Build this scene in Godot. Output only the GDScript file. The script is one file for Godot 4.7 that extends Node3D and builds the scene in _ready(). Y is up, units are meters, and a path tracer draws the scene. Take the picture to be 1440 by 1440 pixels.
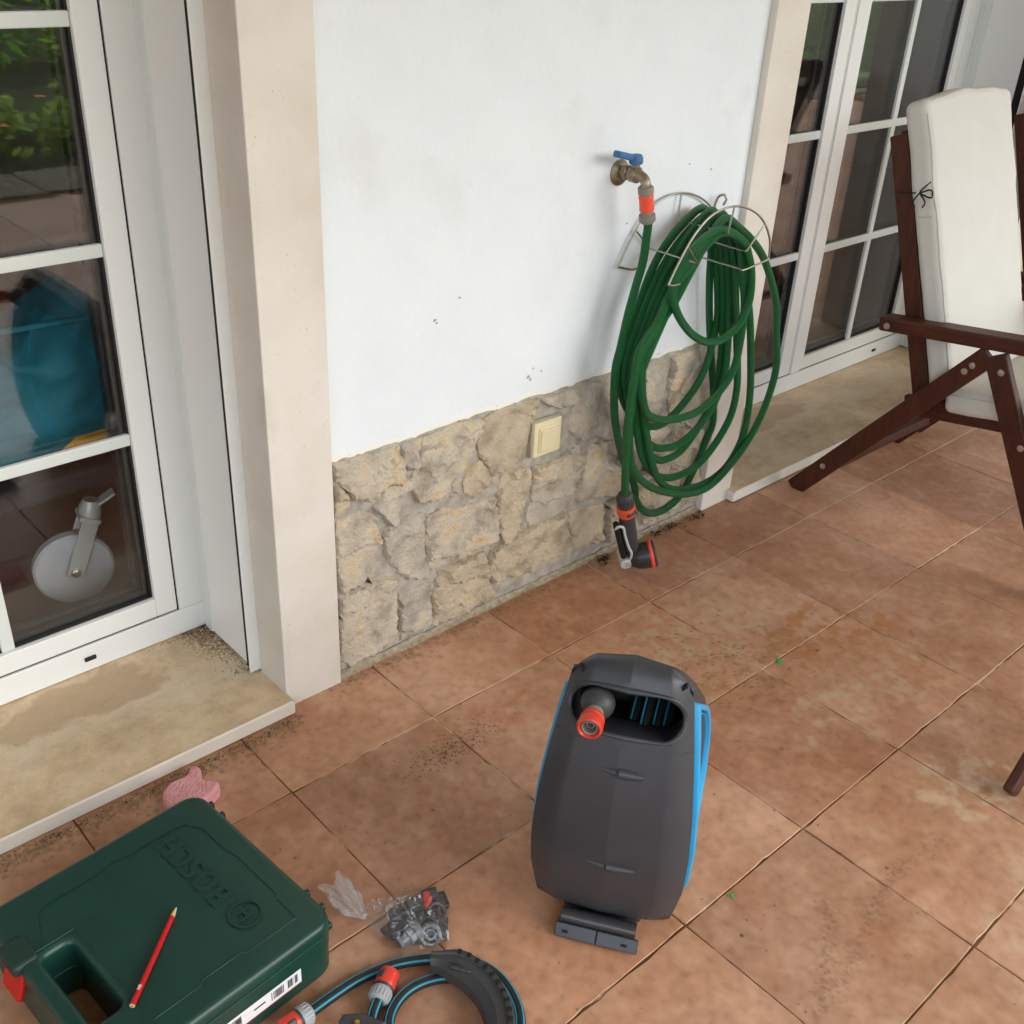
extends Node3D
# Terrace wall with hose, reel, tool case and folding chairs. y up, metres; the house wall is the plane z = 0.

const TILE := 0.33
const ROW0 := 0.33
var names := {}
var rng := RandomNumberGenerator.new()
var M := {}


class MB:
	var v := PackedVector3Array()
	var n := PackedVector3Array()
	var uv := PackedVector2Array()
	var ix := PackedInt32Array()

	func vert(p: Vector3, nn: Vector3, t := Vector2.ZERO) -> int:
		v.append(p)
		n.append(nn)
		uv.append(t)
		return v.size() - 1

	func face(a: int, b: int, c: int) -> void:      # counter-clockwise seen from outside
		ix.append(a)
		ix.append(c)
		ix.append(b)

	func tri(a: Vector3, b: Vector3, c: Vector3) -> void:
		var nn := (b - a).cross(c - a).normalized()
		face(vert(a, nn), vert(b, nn), vert(c, nn))

	func quad(a: Vector3, b: Vector3, c: Vector3, d: Vector3, ta := Vector2.ZERO, tb := Vector2(1, 0), tc := Vector2(1, 1), td := Vector2(0, 1)) -> void:
		var nn := (c - a).cross(d - b).normalized()
		var i := vert(a, nn, ta)
		vert(b, nn, tb)
		vert(c, nn, tc)
		vert(d, nn, td)
		face(i, i + 1, i + 2)
		face(i, i + 2, i + 3)

	func box(lo: Vector3, hi: Vector3) -> void:
		var p := []
		for i in 8:
			p.append(Vector3(hi.x if i & 1 else lo.x, hi.y if i & 2 else lo.y, hi.z if i & 4 else lo.z))
		quad(p[4], p[5], p[7], p[6])
		quad(p[1], p[0], p[2], p[3])
		quad(p[5], p[1], p[3], p[7])
		quad(p[0], p[4], p[6], p[2])
		quad(p[6], p[7], p[3], p[2])
		quad(p[0], p[1], p[5], p[4])

	# rounded box, centred on xf
	func rbox(xf: Transform3D, size: Vector3, r: float, seg := 2, mid := 1, bend = null) -> void:
		var h := size * 0.5
		r = minf(r, minf(h.x, minf(h.y, h.z)) * 0.999)
		for axis in 3:
			var a1 := (axis + 1) % 3
			var a2 := (axis + 2) % 3
			for side in [-1.0, 1.0]:
				var us := _steps(h[a1], r, seg, mid)
				var vs := _steps(h[a2], r, seg, mid)
				var base := v.size()
				for u in us:
					for w in vs:
						var q := Vector3.ZERO
						q[axis] = side * h[axis]
						q[a1] = u
						q[a2] = w
						var inner := q.clamp(-h + Vector3(r, r, r), h - Vector3(r, r, r))
						var d := (q - inner).normalized()
						var p := inner + d * r
						if bend != null:
							p = bend.call(p)
						vert(xf * p, (xf.basis * d).normalized(), Vector2(u, w))
				var m := vs.size()
				for i in us.size() - 1:
					for j in m - 1:
						var k := base + i * m + j
						if side > 0:
							face(k, k + m, k + m + 1)
							face(k, k + m + 1, k + 1)
						else:
							face(k, k + m + 1, k + m)
							face(k, k + 1, k + m + 1)

	func _steps(h: float, r: float, seg: int, mid: int) -> Array:
		var out := []
		for i in seg + 1:
			out.append(-h + r * i / seg)
		for i in range(1, mid):
			out.append(lerpf(-h + r, h - r, float(i) / mid))
		for i in seg + 1:
			out.append(h - r + r * i / seg)
		return out

	# a tube along a path; radii: one number or one per point
	func tube(path: Array, radii, sides := 12, caps := true, start_normal := Vector3.ZERO, uscale := 1.0) -> void:
		var m := path.size()
		var t0: Vector3 = (path[1] - path[0]).normalized()
		var nn := start_normal if start_normal != Vector3.ZERO else (Vector3.UP if absf(t0.y) < 0.9 else Vector3.RIGHT)
		nn = (nn - t0 * nn.dot(t0)).normalized()
		var base := v.size()
		var along := 0.0
		for i in m:
			var t: Vector3 = (path[mini(i + 1, m - 1)] - path[maxi(i - 1, 0)]).normalized()
			nn = (nn - t * nn.dot(t)).normalized()
			var b := t.cross(nn)
			var r: float = radii if radii is float else radii[i]
			if i:
				along += (path[i] as Vector3).distance_to(path[i - 1])
			for k in sides + 1:
				var a := TAU * k / sides
				var d := nn * cos(a) + b * sin(a)
				vert(path[i] + d * r, d, Vector2(float(k) / sides, along * uscale))
		for i in m - 1:
			for k in sides:
				var q := base + i * (sides + 1) + k
				face(q, q + 1, q + sides + 2)
				face(q, q + sides + 2, q + sides + 1)
		if caps:
			for e in [0, m - 1]:
				var t: Vector3 = (path[1] - path[0]).normalized() if e == 0 else (path[m - 1] - path[m - 2]).normalized()
				var s := -1.0 if e == 0 else 1.0
				var c := vert(path[e], t * s)
				var first := v.size()
				for k in sides + 1:
					vert(v[base + e * (sides + 1) + k], t * s)
				for k in sides:
					if e == 0:
						face(c, first + k + 1, first + k)
					else:
						face(c, first + k, first + k + 1)

	# profile of (radius, height) from bottom to top, turned round y
	func lathe(xf: Transform3D, prof: Array, sides := 20, hard := 35.0) -> void:
		var m := prof.size()
		for i in m - 1:
			var d: Vector2 = prof[i + 1] - prof[i]
			if d.length() < 1e-6:
				continue
			var flat := Vector2(d.y, -d.x).normalized()
			var na := flat
			var nb := flat
			if i > 0:
				var e: Vector2 = prof[i] - prof[i - 1]
				var f := Vector2(e.y, -e.x).normalized()
				if absf(rad_to_deg(f.angle_to(flat))) < hard:
					na = (f + flat).normalized()
			if i < m - 2:
				var e: Vector2 = prof[i + 2] - prof[i + 1]
				var f := Vector2(e.y, -e.x).normalized()
				if absf(rad_to_deg(f.angle_to(flat))) < hard:
					nb = (f + flat).normalized()
			var base := v.size()
			for k in sides + 1:
				var a := TAU * k / sides
				var o := Vector3(cos(a), 0, -sin(a))
				vert(xf * (o * prof[i].x + Vector3(0, prof[i].y, 0)), (xf.basis * (o * na.x + Vector3(0, na.y, 0))).normalized(), Vector2(float(k) / sides, prof[i].y))
				vert(xf * (o * prof[i + 1].x + Vector3(0, prof[i + 1].y, 0)), (xf.basis * (o * nb.x + Vector3(0, nb.y, 0))).normalized(), Vector2(float(k) / sides, prof[i + 1].y))
			for k in sides:
				var q := base + k * 2
				face(q, q + 2, q + 3)
				face(q, q + 3, q + 1)

	# outline in (x, z), extruded from y0 to y1 with a rounded upper edge (and lower edge); keyhole outlines allowed
	func slab(xf: Transform3D, outline: PackedVector2Array, y0: float, y1: float, bevel := 0.002, steps := 2, low_bevel := 0.0, cap_low := true) -> void:
		var o := outline
		if not Geometry2D.is_polygon_clockwise(o):      # orient: (x, z) so that walls face out
			o = o.duplicate()
			o.reverse()
		var m := o.size()
		var nrm := PackedVector2Array()
		for i in m:
			var e1 := (o[i] - o[(i + m - 1) % m]).normalized()
			var e2 := (o[(i + 1) % m] - o[i]).normalized()
			var nn := Vector2(-e1.y, e1.x) + Vector2(-e2.y, e2.x)
			var l := nn.length()
			nn = nn / l if l > 0.1 else Vector2(-e1.y, e1.x)
			var c := maxf(0.45, nn.dot(Vector2(-e1.y, e1.x)))
			nrm.append(nn / c)
		var rings := []
		if low_bevel > 0:
			for s in steps:
				var a := PI / 2 * s / steps
				rings.append([low_bevel * (1 - sin(a)), y0 + low_bevel * (1 - cos(a)), -cos(a), sin(a)])
		rings.append([0.0, y0 + low_bevel, 0.0, 1.0])
		rings.append([0.0, y1 - bevel, 0.0, 1.0])
		for s in range(1, steps + 1):
			var a := PI / 2 * s / steps
			rings.append([bevel * (1 - cos(a)), y1 - bevel + bevel * sin(a), sin(a), cos(a)])
		for i in m:
			var j := (i + 1) % m
			if o[i].distance_to(o[j]) < 1e-6:
				continue
			var e := (o[j] - o[i]).normalized()
			var fl := Vector2(-e.y, e.x)
			var ni := nrm[i].normalized() if nrm[i].normalized().dot(fl) > 0.8 else fl
			var nj := nrm[j].normalized() if nrm[j].normalized().dot(fl) > 0.8 else fl
			var base := v.size()
			for r in rings:
				for k in 2:
					var p = o[i] - nrm[i] * r[0] if k == 0 else o[j] - nrm[j] * r[0]
					var w := ni if k == 0 else nj
					vert(xf * Vector3(p.x, r[1], p.y), (xf.basis * Vector3(w.x * r[3], r[2], w.y * r[3])).normalized(), p)
			for r in rings.size() - 1:
				var q := base + r * 2
				face(q, q + 1, q + 3)
				face(q, q + 3, q + 2)
		var top := PackedVector2Array()
		for i in m:
			top.append(o[i] - nrm[i] * bevel)
		var t := Geometry2D.triangulate_polygon(top)
		for side in ([1, -1] if cap_low else [1]):
			var first := v.size()
			for i in m:
				var p: Vector2 = top[i] if side > 0 else o[i] - nrm[i] * low_bevel
				vert(xf * Vector3(p.x, y1 if side > 0 else y0, p.y), xf.basis.y.normalized() * side, p)
			for i in t.size() / 3:
				var a := t[i * 3]
				var b := t[i * 3 + 1]
				var c := t[i * 3 + 2]
				var up := (top[b] - top[a]).cross(top[c] - top[a]) < 0
				if up == (side > 0):
					face(first + a, first + b, first + c)
				else:
					face(first + a, first + c, first + b)

	# a sheet of rows of points, smooth
	func sheet(rows: Array, close := false, flip := false) -> void:
		var h := rows.size()
		var w: int = rows[0].size()
		var base := v.size()
		for i in h:
			for j in w:
				var l: int = (j + w - 1) % w if close else maxi(j - 1, 0)
				var r: int = (j + 1) % w if close else mini(j + 1, w - 1)
				var du: Vector3 = rows[i][r] - rows[i][l]
				var dv: Vector3 = rows[mini(i + 1, h - 1)][j] - rows[maxi(i - 1, 0)][j]
				var nn := du.cross(dv).normalized()
				vert(rows[i][j], -nn if flip else nn, Vector2(float(j) / w, float(i) / h))
		for i in h - 1:
			for j in (w if close else w - 1):
				var a := base + i * w + j
				var b := base + i * w + (j + 1) % w
				if flip:
					face(a, b + w, b)
					face(a, a + w, b + w)
				else:
					face(a, b, b + w)
					face(a, b + w, a + w)

	func mesh() -> ArrayMesh:
		var a := []
		a.resize(Mesh.ARRAY_MAX)
		a[Mesh.ARRAY_VERTEX] = v
		a[Mesh.ARRAY_NORMAL] = n
		a[Mesh.ARRAY_TEX_UV] = uv
		a[Mesh.ARRAY_INDEX] = ix
		var m := ArrayMesh.new()
		m.add_surface_from_arrays(Mesh.PRIMITIVE_TRIANGLES, a)
		return m

	func smooth() -> MB:      # normals averaged over equal positions
		var sum := {}
		for i in ix.size() / 3:
			var a := v[ix[i * 3]]
			var c := v[ix[i * 3 + 1]]
			var b := v[ix[i * 3 + 2]]
			var nn := (b - a).cross(c - a)
			for p in [a, b, c]:
				var key := (p as Vector3).snapped(Vector3(1e-5, 1e-5, 1e-5))
				sum[key] = sum.get(key, Vector3.ZERO) + nn
		for i in v.size():
			n[i] = (sum.get(v[i].snapped(Vector3(1e-5, 1e-5, 1e-5)), n[i]) as Vector3).normalized()
		return self


func numbered(called: String) -> String:
	if not names.has(called):
		names[called] = 0
		return called
	names[called] += 1
	return "%s_%03d" % [called, names[called]]


func obj(called: String, mb, material: Material, parent: Node3D = null) -> MeshInstance3D:
	var o := MeshInstance3D.new()
	o.mesh = mb.mesh() if mb is MB else mb
	o.material_override = material
	if parent == null:
		o.name = numbered(called)
		add_child(o)
	else:
		var k := 0
		var nm := called
		while parent.has_node(NodePath(nm)):
			k += 1
			nm = "%s_%03d" % [called, k]
		o.name = nm
		parent.add_child(o)
	return o


func tag(o: Node3D, label: String, category: String, group := "") -> Node3D:
	o.set_meta("label", label)
	o.set_meta("category", category)
	if group:
		o.set_meta("group", group)
	return o


func thing(called: String, label: String, category: String, at := Vector3.ZERO, turn := 0.0, group := "") -> Node3D:
	var o := Node3D.new()
	o.name = numbered(called)
	add_child(o)
	o.position = at
	o.rotation.y = turn
	return tag(o, label, category, group)


func struct(called: String, mb, material: Material, parent: Node3D = null) -> MeshInstance3D:
	var o := obj(called, mb, material, parent)
	o.set_meta("kind", "structure")
	return o


func xf(at: Vector3, b := Basis()) -> Transform3D:
	return Transform3D(b, at)


func spline(p: Array, per := 6) -> Array:
	var out := []
	for i in p.size() - 1:
		var a: Vector3 = p[maxi(i - 1, 0)]
		var b: Vector3 = p[i]
		var c: Vector3 = p[i + 1]
		var d: Vector3 = p[mini(i + 2, p.size() - 1)]
		for k in per:
			out.append(b.cubic_interpolate(c, a, d, float(k) / per))
	out.append(p[p.size() - 1])
	return out


func spline2(p: Array, per := 4, close := true) -> PackedVector2Array:
	var out := PackedVector2Array()
	var m := p.size()
	for i in (m if close else m - 1):
		var a: Vector2 = p[(i + m - 1) % m]
		var b: Vector2 = p[i]
		var c: Vector2 = p[(i + 1) % m]
		var d: Vector2 = p[(i + 2) % m]
		for k in per:
			out.append(b.cubic_interpolate(c, a, d, float(k) / per))
	return out


func rounded_rect(x0: float, z0: float, x1: float, z1: float, r: float, seg := 4) -> PackedVector2Array:
	var out := PackedVector2Array()
	for c in [[x1 - r, z1 - r, 0.0], [x0 + r, z1 - r, PI / 2], [x0 + r, z0 + r, PI], [x1 - r, z0 + r, PI * 1.5]]:
		for i in seg + 1:
			var a: float = c[2] + PI / 2 * i / seg
			out.append(Vector2(c[0] + cos(a) * r, c[1] + sin(a) * r))
	return out


# a board from p0 to p1: wide along w, thick along the third axis
func board(mb: MB, p0: Vector3, p1: Vector3, wide: float, thick: float, thick_axis: Vector3, r := 0.004) -> void:
	var y := (p1 - p0).normalized()
	var x := thick_axis.normalized()
	x = (x - y * x.dot(y)).normalized()
	var z := x.cross(y)
	mb.rbox(Transform3D(Basis(x, y, z), (p0 + p1) * 0.5), Vector3(thick, p0.distance_to(p1), wide), r, 2)


func noise(seed_: int, freq: float, octaves := 4, kind := FastNoiseLite.TYPE_SIMPLEX_SMOOTH) -> FastNoiseLite:
	var f := FastNoiseLite.new()
	f.seed = seed_
	f.frequency = freq
	f.noise_type = kind
	f.fractal_octaves = octaves
	return f


func ntex(f: FastNoiseLite, w := 512, h := 512, ramp: Array = [], normalize := true) -> NoiseTexture2D:
	var t := NoiseTexture2D.new()
	t.width = w
	t.height = h
	t.seamless = true
	t.seamless_blend_skirt = 0.2
	t.normalize = normalize
	t.generate_mipmaps = false
	if ramp.size():
		var g := Gradient.new()
		var off := PackedFloat32Array()
		var col := PackedColorArray()
		for r in ramp:
			off.append(r[0])
			col.append(r[1])
		g.offsets = off
		g.colors = col
		t.color_ramp = g
	t.noise = f
	return t


func c8(r: float, g: float, b: float) -> Color:
	return Color(r / 255.0, g / 255.0, b / 255.0)


func mat(col: Color, rough := 0.6, metal := 0.0, spec := 0.5) -> StandardMaterial3D:
	var m := StandardMaterial3D.new()
	m.albedo_color = col
	m.roughness = rough
	m.metallic = metal
	m.metallic_specular = spec
	return m


# colour from a texture in the object's own (or the world's) three planes, with the same texture's grain as relief
func tri(m: StandardMaterial3D, tex: Texture2D, scale: float, bump: Texture2D = null, cm := 0.0, world := false) -> StandardMaterial3D:
	m.uv1_triplanar = true
	m.uv1_world_triplanar = world
	m.uv1_scale = Vector3(scale, scale, scale)
	m.uv1_triplanar_sharpness = 4.0
	if tex:
		m.albedo_texture = tex
	if bump:
		m.heightmap_enabled = true
		m.heightmap_texture = bump
		m.heightmap_scale = cm
	return m


func _materials() -> void:
	# white masonry paint: trowel waves and fine grit
	var fine := ntex(noise(3, 0.02, 5), 512, 512)
	var grit := ntex(noise(5, 0.09, 3), 512, 512)
	var wave := ntex(noise(9, 0.008, 4), 512, 512)
	M.grit = grit
	M.fine = fine
	M.plaster = tri(mat(Color.WHITE, 0.92, 0.0, 0.3), ntex(noise(11, 0.006, 5), 512, 512, [[0.0, c8(229, 234, 239)], [0.5, c8(232, 237, 242)], [1.0, c8(234, 239, 243)]]), 1.5, grit, 0.07)
	M.plaster_edge = mat(c8(234, 232, 226), 0.9)
	M.ceiling = mat(c8(226, 224, 220), 0.95)
	M.mortar = tri(mat(Color.WHITE, 0.95, 0.0, 0.2), ntex(noise(21, 0.02, 5), 512, 512, [[0.0, c8(148, 140, 130)], [0.5, c8(172, 164, 153)], [1.0, c8(190, 182, 170)]]), 2.5, grit, 0.15)
	M.bead = tri(mat(Color.WHITE, 0.95, 0.0, 0.2), ntex(noise(23, 0.03, 5), 512, 512, [[0.0, c8(128, 116, 98)], [0.5, c8(162, 150, 130)], [1.0, c8(184, 174, 154)]]), 3.0, grit, 0.15)
	# split limestone: grey to ochre, in big patches with fine veins
	var ramps := [
		[[0.0, c8(146, 135, 122)], [0.3, c8(182, 170, 154)], [0.6, c8(197, 184, 166)], [0.78, c8(201, 181, 150)], [1.0, c8(186, 148, 104)]],
		[[0.0, c8(142, 133, 122)], [0.4, c8(174, 164, 151)], [0.75, c8(192, 181, 165)], [1.0, c8(202, 185, 157)]],
		[[0.0, c8(146, 132, 113)], [0.35, c8(182, 167, 145)], [0.7, c8(198, 183, 160)], [1.0, c8(184, 154, 116)]],
	]
	M.stones = []
	for i in 3:
		M.stones.append(tri(mat(Color.WHITE, 0.9, 0.0, 0.25), ntex(noise(31 + i, 0.009, 6), 512, 512, ramps[i]), 2.3, ntex(noise(41 + i, 0.07, 5, FastNoiseLite.TYPE_SIMPLEX), 512, 512), 0.26, true))
	# cream limestone slabs
	var pits := noise(51, 0.05, 2, FastNoiseLite.TYPE_CELLULAR)
	M.marble = tri(mat(Color.WHITE, 0.55, 0.0, 0.4), ntex(noise(52, 0.005, 6), 512, 512, [[0.0, c8(212, 202, 190)], [0.45, c8(220, 212, 202)], [0.75, c8(225, 218, 209)], [1.0, c8(214, 205, 194)]]), 1.2, ntex(pits, 512, 512), 0.02)
	M.jamb = tri(mat(Color.WHITE, 0.6, 0.0, 0.4), ntex(noise(53, 0.008, 6), 512, 512, [[0.0, c8(186, 172, 152)], [0.5, c8(200, 188, 170)], [1.0, c8(208, 197, 181)]]), 1.2, ntex(pits, 512, 512), 0.02)
	var specks := ntex(noise(56, 0.11, 4), 1024, 1024, [[0.0, Color(0.55, 0.5, 0.44)], [0.11, Color(0.72, 0.68, 0.62)], [0.15, Color(1, 1, 1)], [1.0, Color(1, 1, 1)]])
	var stains := ntex(noise(57, 0.006, 5), 512, 512, [[0.0, Color(0.965, 0.96, 0.95)], [0.3, Color(0.995, 0.995, 0.993)], [1.0, Color(1, 1, 1)]])
	for e in [[M.marble, specks, 1.1], [M.jamb, specks, 1.1], [M.plaster, stains, 0.8]]:
		e[0].detail_enabled = true
		e[0].detail_blend_mode = BaseMaterial3D.BLEND_MODE_MUL
		e[0].detail_uv_layer = BaseMaterial3D.DETAIL_UV_2
		e[0].detail_albedo = e[1]
		e[0].uv2_triplanar = true
		e[0].uv2_scale = Vector3(e[2], e[2], e[2])
	# painted aluminium
	M.white = tri(mat(c8(238, 238, 236), 0.34, 0.0, 0.5), null, 3.0, fine, 0.004)
	M.kerb = tri(mat(Color.WHITE, 0.95), ntex(noise(58, 0.05, 4), 256, 256, [[0.0, c8(70, 64, 48)], [0.5, c8(128, 120, 98)], [1.0, c8(186, 178, 156)]]), 1.6, grit, 0.3)
	M.white_bar = mat(c8(220, 224, 220), 0.35)
	M.gap = mat(c8(16, 16, 17), 0.8)
	M.gasket = mat(c8(24, 24, 25), 0.55)
	M.spacer = mat(c8(70, 68, 66), 0.35, 0.6)
	var g := mat(Color(0.1, 0.12, 0.11, 0.01), 0.0)
	g.transparency = BaseMaterial3D.TRANSPARENCY_ALPHA
	M.glass = g
	# rooms behind the doors
	M.room_wall = mat(c8(196, 190, 178), 0.9)
	M.room_floor = tri(mat(Color.WHITE, 0.4), ntex(noise(55, 0.01, 4), 256, 256, [[0.0, c8(92, 56, 38)], [1.0, c8(120, 76, 54)]]), 1.5)
	# wood, plastics, metals
	var grain := noise(61, 0.012, 4)
	M.wood_tex = ntex(grain, 512, 512, [[0.0, c8(60, 27, 16)], [0.5, c8(73, 34, 20)], [1.0, c8(88, 43, 26)]])
	M.wood = tri(mat(Color.WHITE, 0.5, 0.0, 0.45), M.wood_tex, 3.0, fine, 0.03)
	M.wood.uv1_scale = Vector3(9.0, 1.2, 9.0)
	M.wood_z = M.wood.duplicate()
	M.wood_z.uv1_scale = Vector3(9.0, 9.0, 1.2)
	M.wood_x = M.wood.duplicate()
	M.wood_x.uv1_scale = Vector3(1.2, 9.0, 9.0)
	M.bolt = mat(c8(196, 192, 184), 0.35, 0.9)
	M.steel = tri(mat(c8(176, 172, 164), 0.3, 1.0), null, 10.0, grit, 0.01)
	M.brass = tri(mat(c8(196, 188, 174), 0.40, 0.6), ntex(noise(65, 0.02, 4), 256, 256, [[0.0, c8(140, 130, 116)], [1.0, c8(220, 212, 198)]]), 8.0, grit, 0.02)
	M.cloth = tri(mat(Color.WHITE, 0.95, 0.0, 0.2), ntex(noise(71, 0.008, 4), 512, 512, [[0.0, c8(207, 205, 199)], [1.0, c8(211, 209, 204)]]), 2.5, ntex(noise(73, 0.35, 2), 512, 512), 0.015)
	M.piping = mat(c8(196, 190, 178), 0.9)
	M.string = mat(c8(22, 21, 22), 0.9)


# ------------------------------------------------------------------ the floor

func _floor_image() -> ImageTexture:
	var w := 1600
	var h := 800
	var ppm := w / 4.8
	var big: PackedByteArray = noise(101, 0.012, 4).get_image(w, h).get_data()
	var mid: PackedByteArray = noise(102, 0.035, 5).get_image(w, h).get_data()
	var streak: PackedByteArray = noise(103, 0.11, 3).get_image(w, h).get_data()
	var cloud: PackedByteArray = noise(104, 0.006, 3).get_image(w, h).get_data()
	var img := PackedByteArray()
	img.resize(w * h * 3)
	var r := RandomNumberGenerator.new()
	r.seed = 77
	var shift := {}
	for iz in range(-2, 9):
		for ixx in range(-6, 13):
			shift[ixx * 100 + iz] = [r.randf_range(-13, 12), r.randf_range(-3, 3), r.randi_range(0, 255)]
	var k := 0
	for y in h:
		var z := y / ppm - 0.1
		var vz := floori(z / TILE + ROW0)
		var cur = null
		var cur_key := 99999
		for x in w:
			var wx := x / ppm - 1.2
			var key := floori(wx / TILE) * 100 + vz
			if key != cur_key:
				cur_key = key
				cur = shift.get(key, [0.0, 0.0, 0])
			var i := y * w + x
			var a := (big[i] - 128) * 0.08 + (mid[i] - 128) * 0.07 + (streak[i] - 128) * 0.07
			var c := (cloud[i] - 128) * 0.10
			var rr: float = 187 + cur[0] + a + c * 0.7
			var gg: float = 140 + cur[0] * 0.9 + cur[1] + a * 0.93 + c * 0.9
			var bb: float = 111 + cur[0] * 0.8 + cur[1] * 1.4 + a * 0.86 + c * 1.1
			# paler, dustier bloom where the mid noise runs high
			if mid[i] > 150:
				var d := (mid[i] - 150) * 0.006
				rr = lerpf(rr, 202, d)
				gg = lerpf(gg, 166, d)
				bb = lerpf(bb, 138, d)
			# redder, barer clay
			if big[i] < 100:
				var d := (100 - big[i]) * 0.008
				rr = lerpf(rr, 184, d)
				gg = lerpf(gg, 126, d)
				bb = lerpf(bb, 94, d)
			img[k] = clampi(int(rr), 0, 255)
			img[k + 1] = clampi(int(gg), 0, 255)
			img[k + 2] = clampi(int(bb), 0, 255)
			k += 3
	# worn, scoured, damp and dirty places: [x, z, radius x, radius z, colour, strength, noise threshold]
	var marks := [
		[0.95, 0.42, 0.24, 0.22, c8(196, 168, 136), 0.7, 118],
		[1.20, 0.58, 0.26, 0.14, c8(176, 116, 72), 0.7, 112],
		[0.80, 0.52, 0.22, 0.12, c8(178, 120, 76), 0.6, 118],
		[1.10, 0.72, 0.30, 0.14, c8(200, 172, 142), 0.55, 124],
		[0.98, 0.50, 0.20, 0.12, c8(140, 112, 76), 0.5, 156],
		[0.20, 0.45, 0.10, 0.10, c8(168, 106, 74), 0.4, 110],
		[0.44, 0.30, 0.14, 0.07, c8(174, 110, 82), 0.4, 110],
		[1.35, 0.10, 0.30, 0.12, c8(174, 114, 86), 0.45, 116],
		[1.00, 1.02, 0.14, 0.10, c8(208, 184, 154), 0.6, 112],
		[0.85, 1.30, 0.30, 0.16, c8(206, 176, 146), 0.4, 112],
	]
	var th: PackedByteArray = noise(106, 0.06, 4).get_image(w, h).get_data()
	for m in marks:
		var x0 := maxi(0, int((m[0] - m[2] + 1.2) * ppm))
		var x1 := mini(w, int((m[0] + m[2] + 1.2) * ppm))
		var y0 := maxi(0, int((m[1] - m[3] + 0.1) * ppm))
		var y1 := mini(h, int((m[1] + m[3] + 0.1) * ppm))
		var col: Color = m[4]
		for y in range(y0, y1):
			var dz: float = ((y / ppm - 0.1) - m[1]) / m[3]
			for x in range(x0, x1):
				var dx: float = ((x / ppm - 1.2) - m[0]) / m[2]
				var f := 1.0 - dx * dx - dz * dz
				if f <= 0:
					continue
				var i := y * w + x
				var s := smoothstep(0.0, 48.0, th[i] * 0.6 + mid[i] * 0.4 - m[6] + (f - 0.6) * 30.0) * minf(1.0, f * 2.5)
				if s > 0:
					s *= m[5]
					img[i * 3] = int(lerpf(img[i * 3], col.r * 255, s))
					img[i * 3 + 1] = int(lerpf(img[i * 3 + 1], col.g * 255, s))
					img[i * 3 + 2] = int(lerpf(img[i * 3 + 2], col.b * 255, s))
	# scuff trails left by a wheel and by dragged furniture, and small dark specks
	var trails := [[Vector2(0.84, 1.06), Vector2(0.72, 1.045), Vector2(0.63, 1.055), Vector2(0.56, 1.075), Vector2(0.49, 1.09), Vector2(0.39, 1.12)], [Vector2(0.56, 1.00), Vector2(0.48, 1.05), Vector2(0.42, 1.085), Vector2(0.36, 1.115)]]
	for t in trails:
		for i in t.size() - 1:
			for q in 110:
				var p: Vector2 = t[i].lerp(t[i + 1], r.randf()) + Vector2(r.randfn(0, 0.007), r.randfn(0, 0.007))
				_dab(img, w, h, p, ppm, c8(122, 94, 72), r.randf_range(0.05, 0.24), r.randi_range(1, 2))
	for q in 420:
		var p := Vector2(r.randf_range(-0.6, 3.2), r.randf_range(0.0, 1.7))
		_dab(img, w, h, p, ppm, c8(70, 48, 34), r.randf_range(0.2, 0.75), 1 if r.randf() < 0.9 else 2)
	for q in 240:
		var p := Vector2(0.93 + r.randfn(0, 0.10), 0.47 + r.randfn(0, 0.08))
		for s in 3:
			_dab(img, w, h, p + Vector2(s * 0.003, s * 0.001), ppm, c8(88, 68, 42), r.randf_range(0.2, 0.6), 1)
	for q in 2600:
		_dab(img, w, h, Vector2(r.randf_range(-1.1, 0.13), 0.045 + absf(r.randfn(0, 0.02))), ppm, c8(128, 104, 76), r.randf_range(0.08, 0.4), r.randi_range(1, 3))
	for q in 1500:
		_dab(img, w, h, Vector2(r.randf_range(0.2, 1.5), 0.008 + absf(r.randfn(0, 0.016))), ppm, c8(140, 112, 84), r.randf_range(0.08, 0.36), r.randi_range(1, 3))
	for q in 160:
		_dab(img, w, h, Vector2(0.31 + r.randfn(0, 0.06), 0.31 + r.randfn(0, 0.02)), ppm, c8(60, 46, 30), r.randf_range(0.3, 0.8), 1)
	var im := Image.create_from_data(w, h, false, Image.FORMAT_RGB8, img)
	return ImageTexture.create_from_image(im)


func _dab(img: PackedByteArray, w: int, h: int, p: Vector2, ppm: float, col: Color, s: float, size: int) -> void:
	var x0 := int((p.x + 1.2) * ppm)
	var y0 := int((p.y + 0.1) * ppm)
	for y in range(y0, y0 + size):
		for x in range(x0, x0 + size):
			if x >= 0 and y >= 0 and x < w and y < h:
				var i := (y * w + x) * 3
				img[i] = int(lerpf(img[i], col.r * 255, s))
				img[i + 1] = int(lerpf(img[i + 1], col.g * 255, s))
				img[i + 2] = int(lerpf(img[i + 2], col.b * 255, s))


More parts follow.
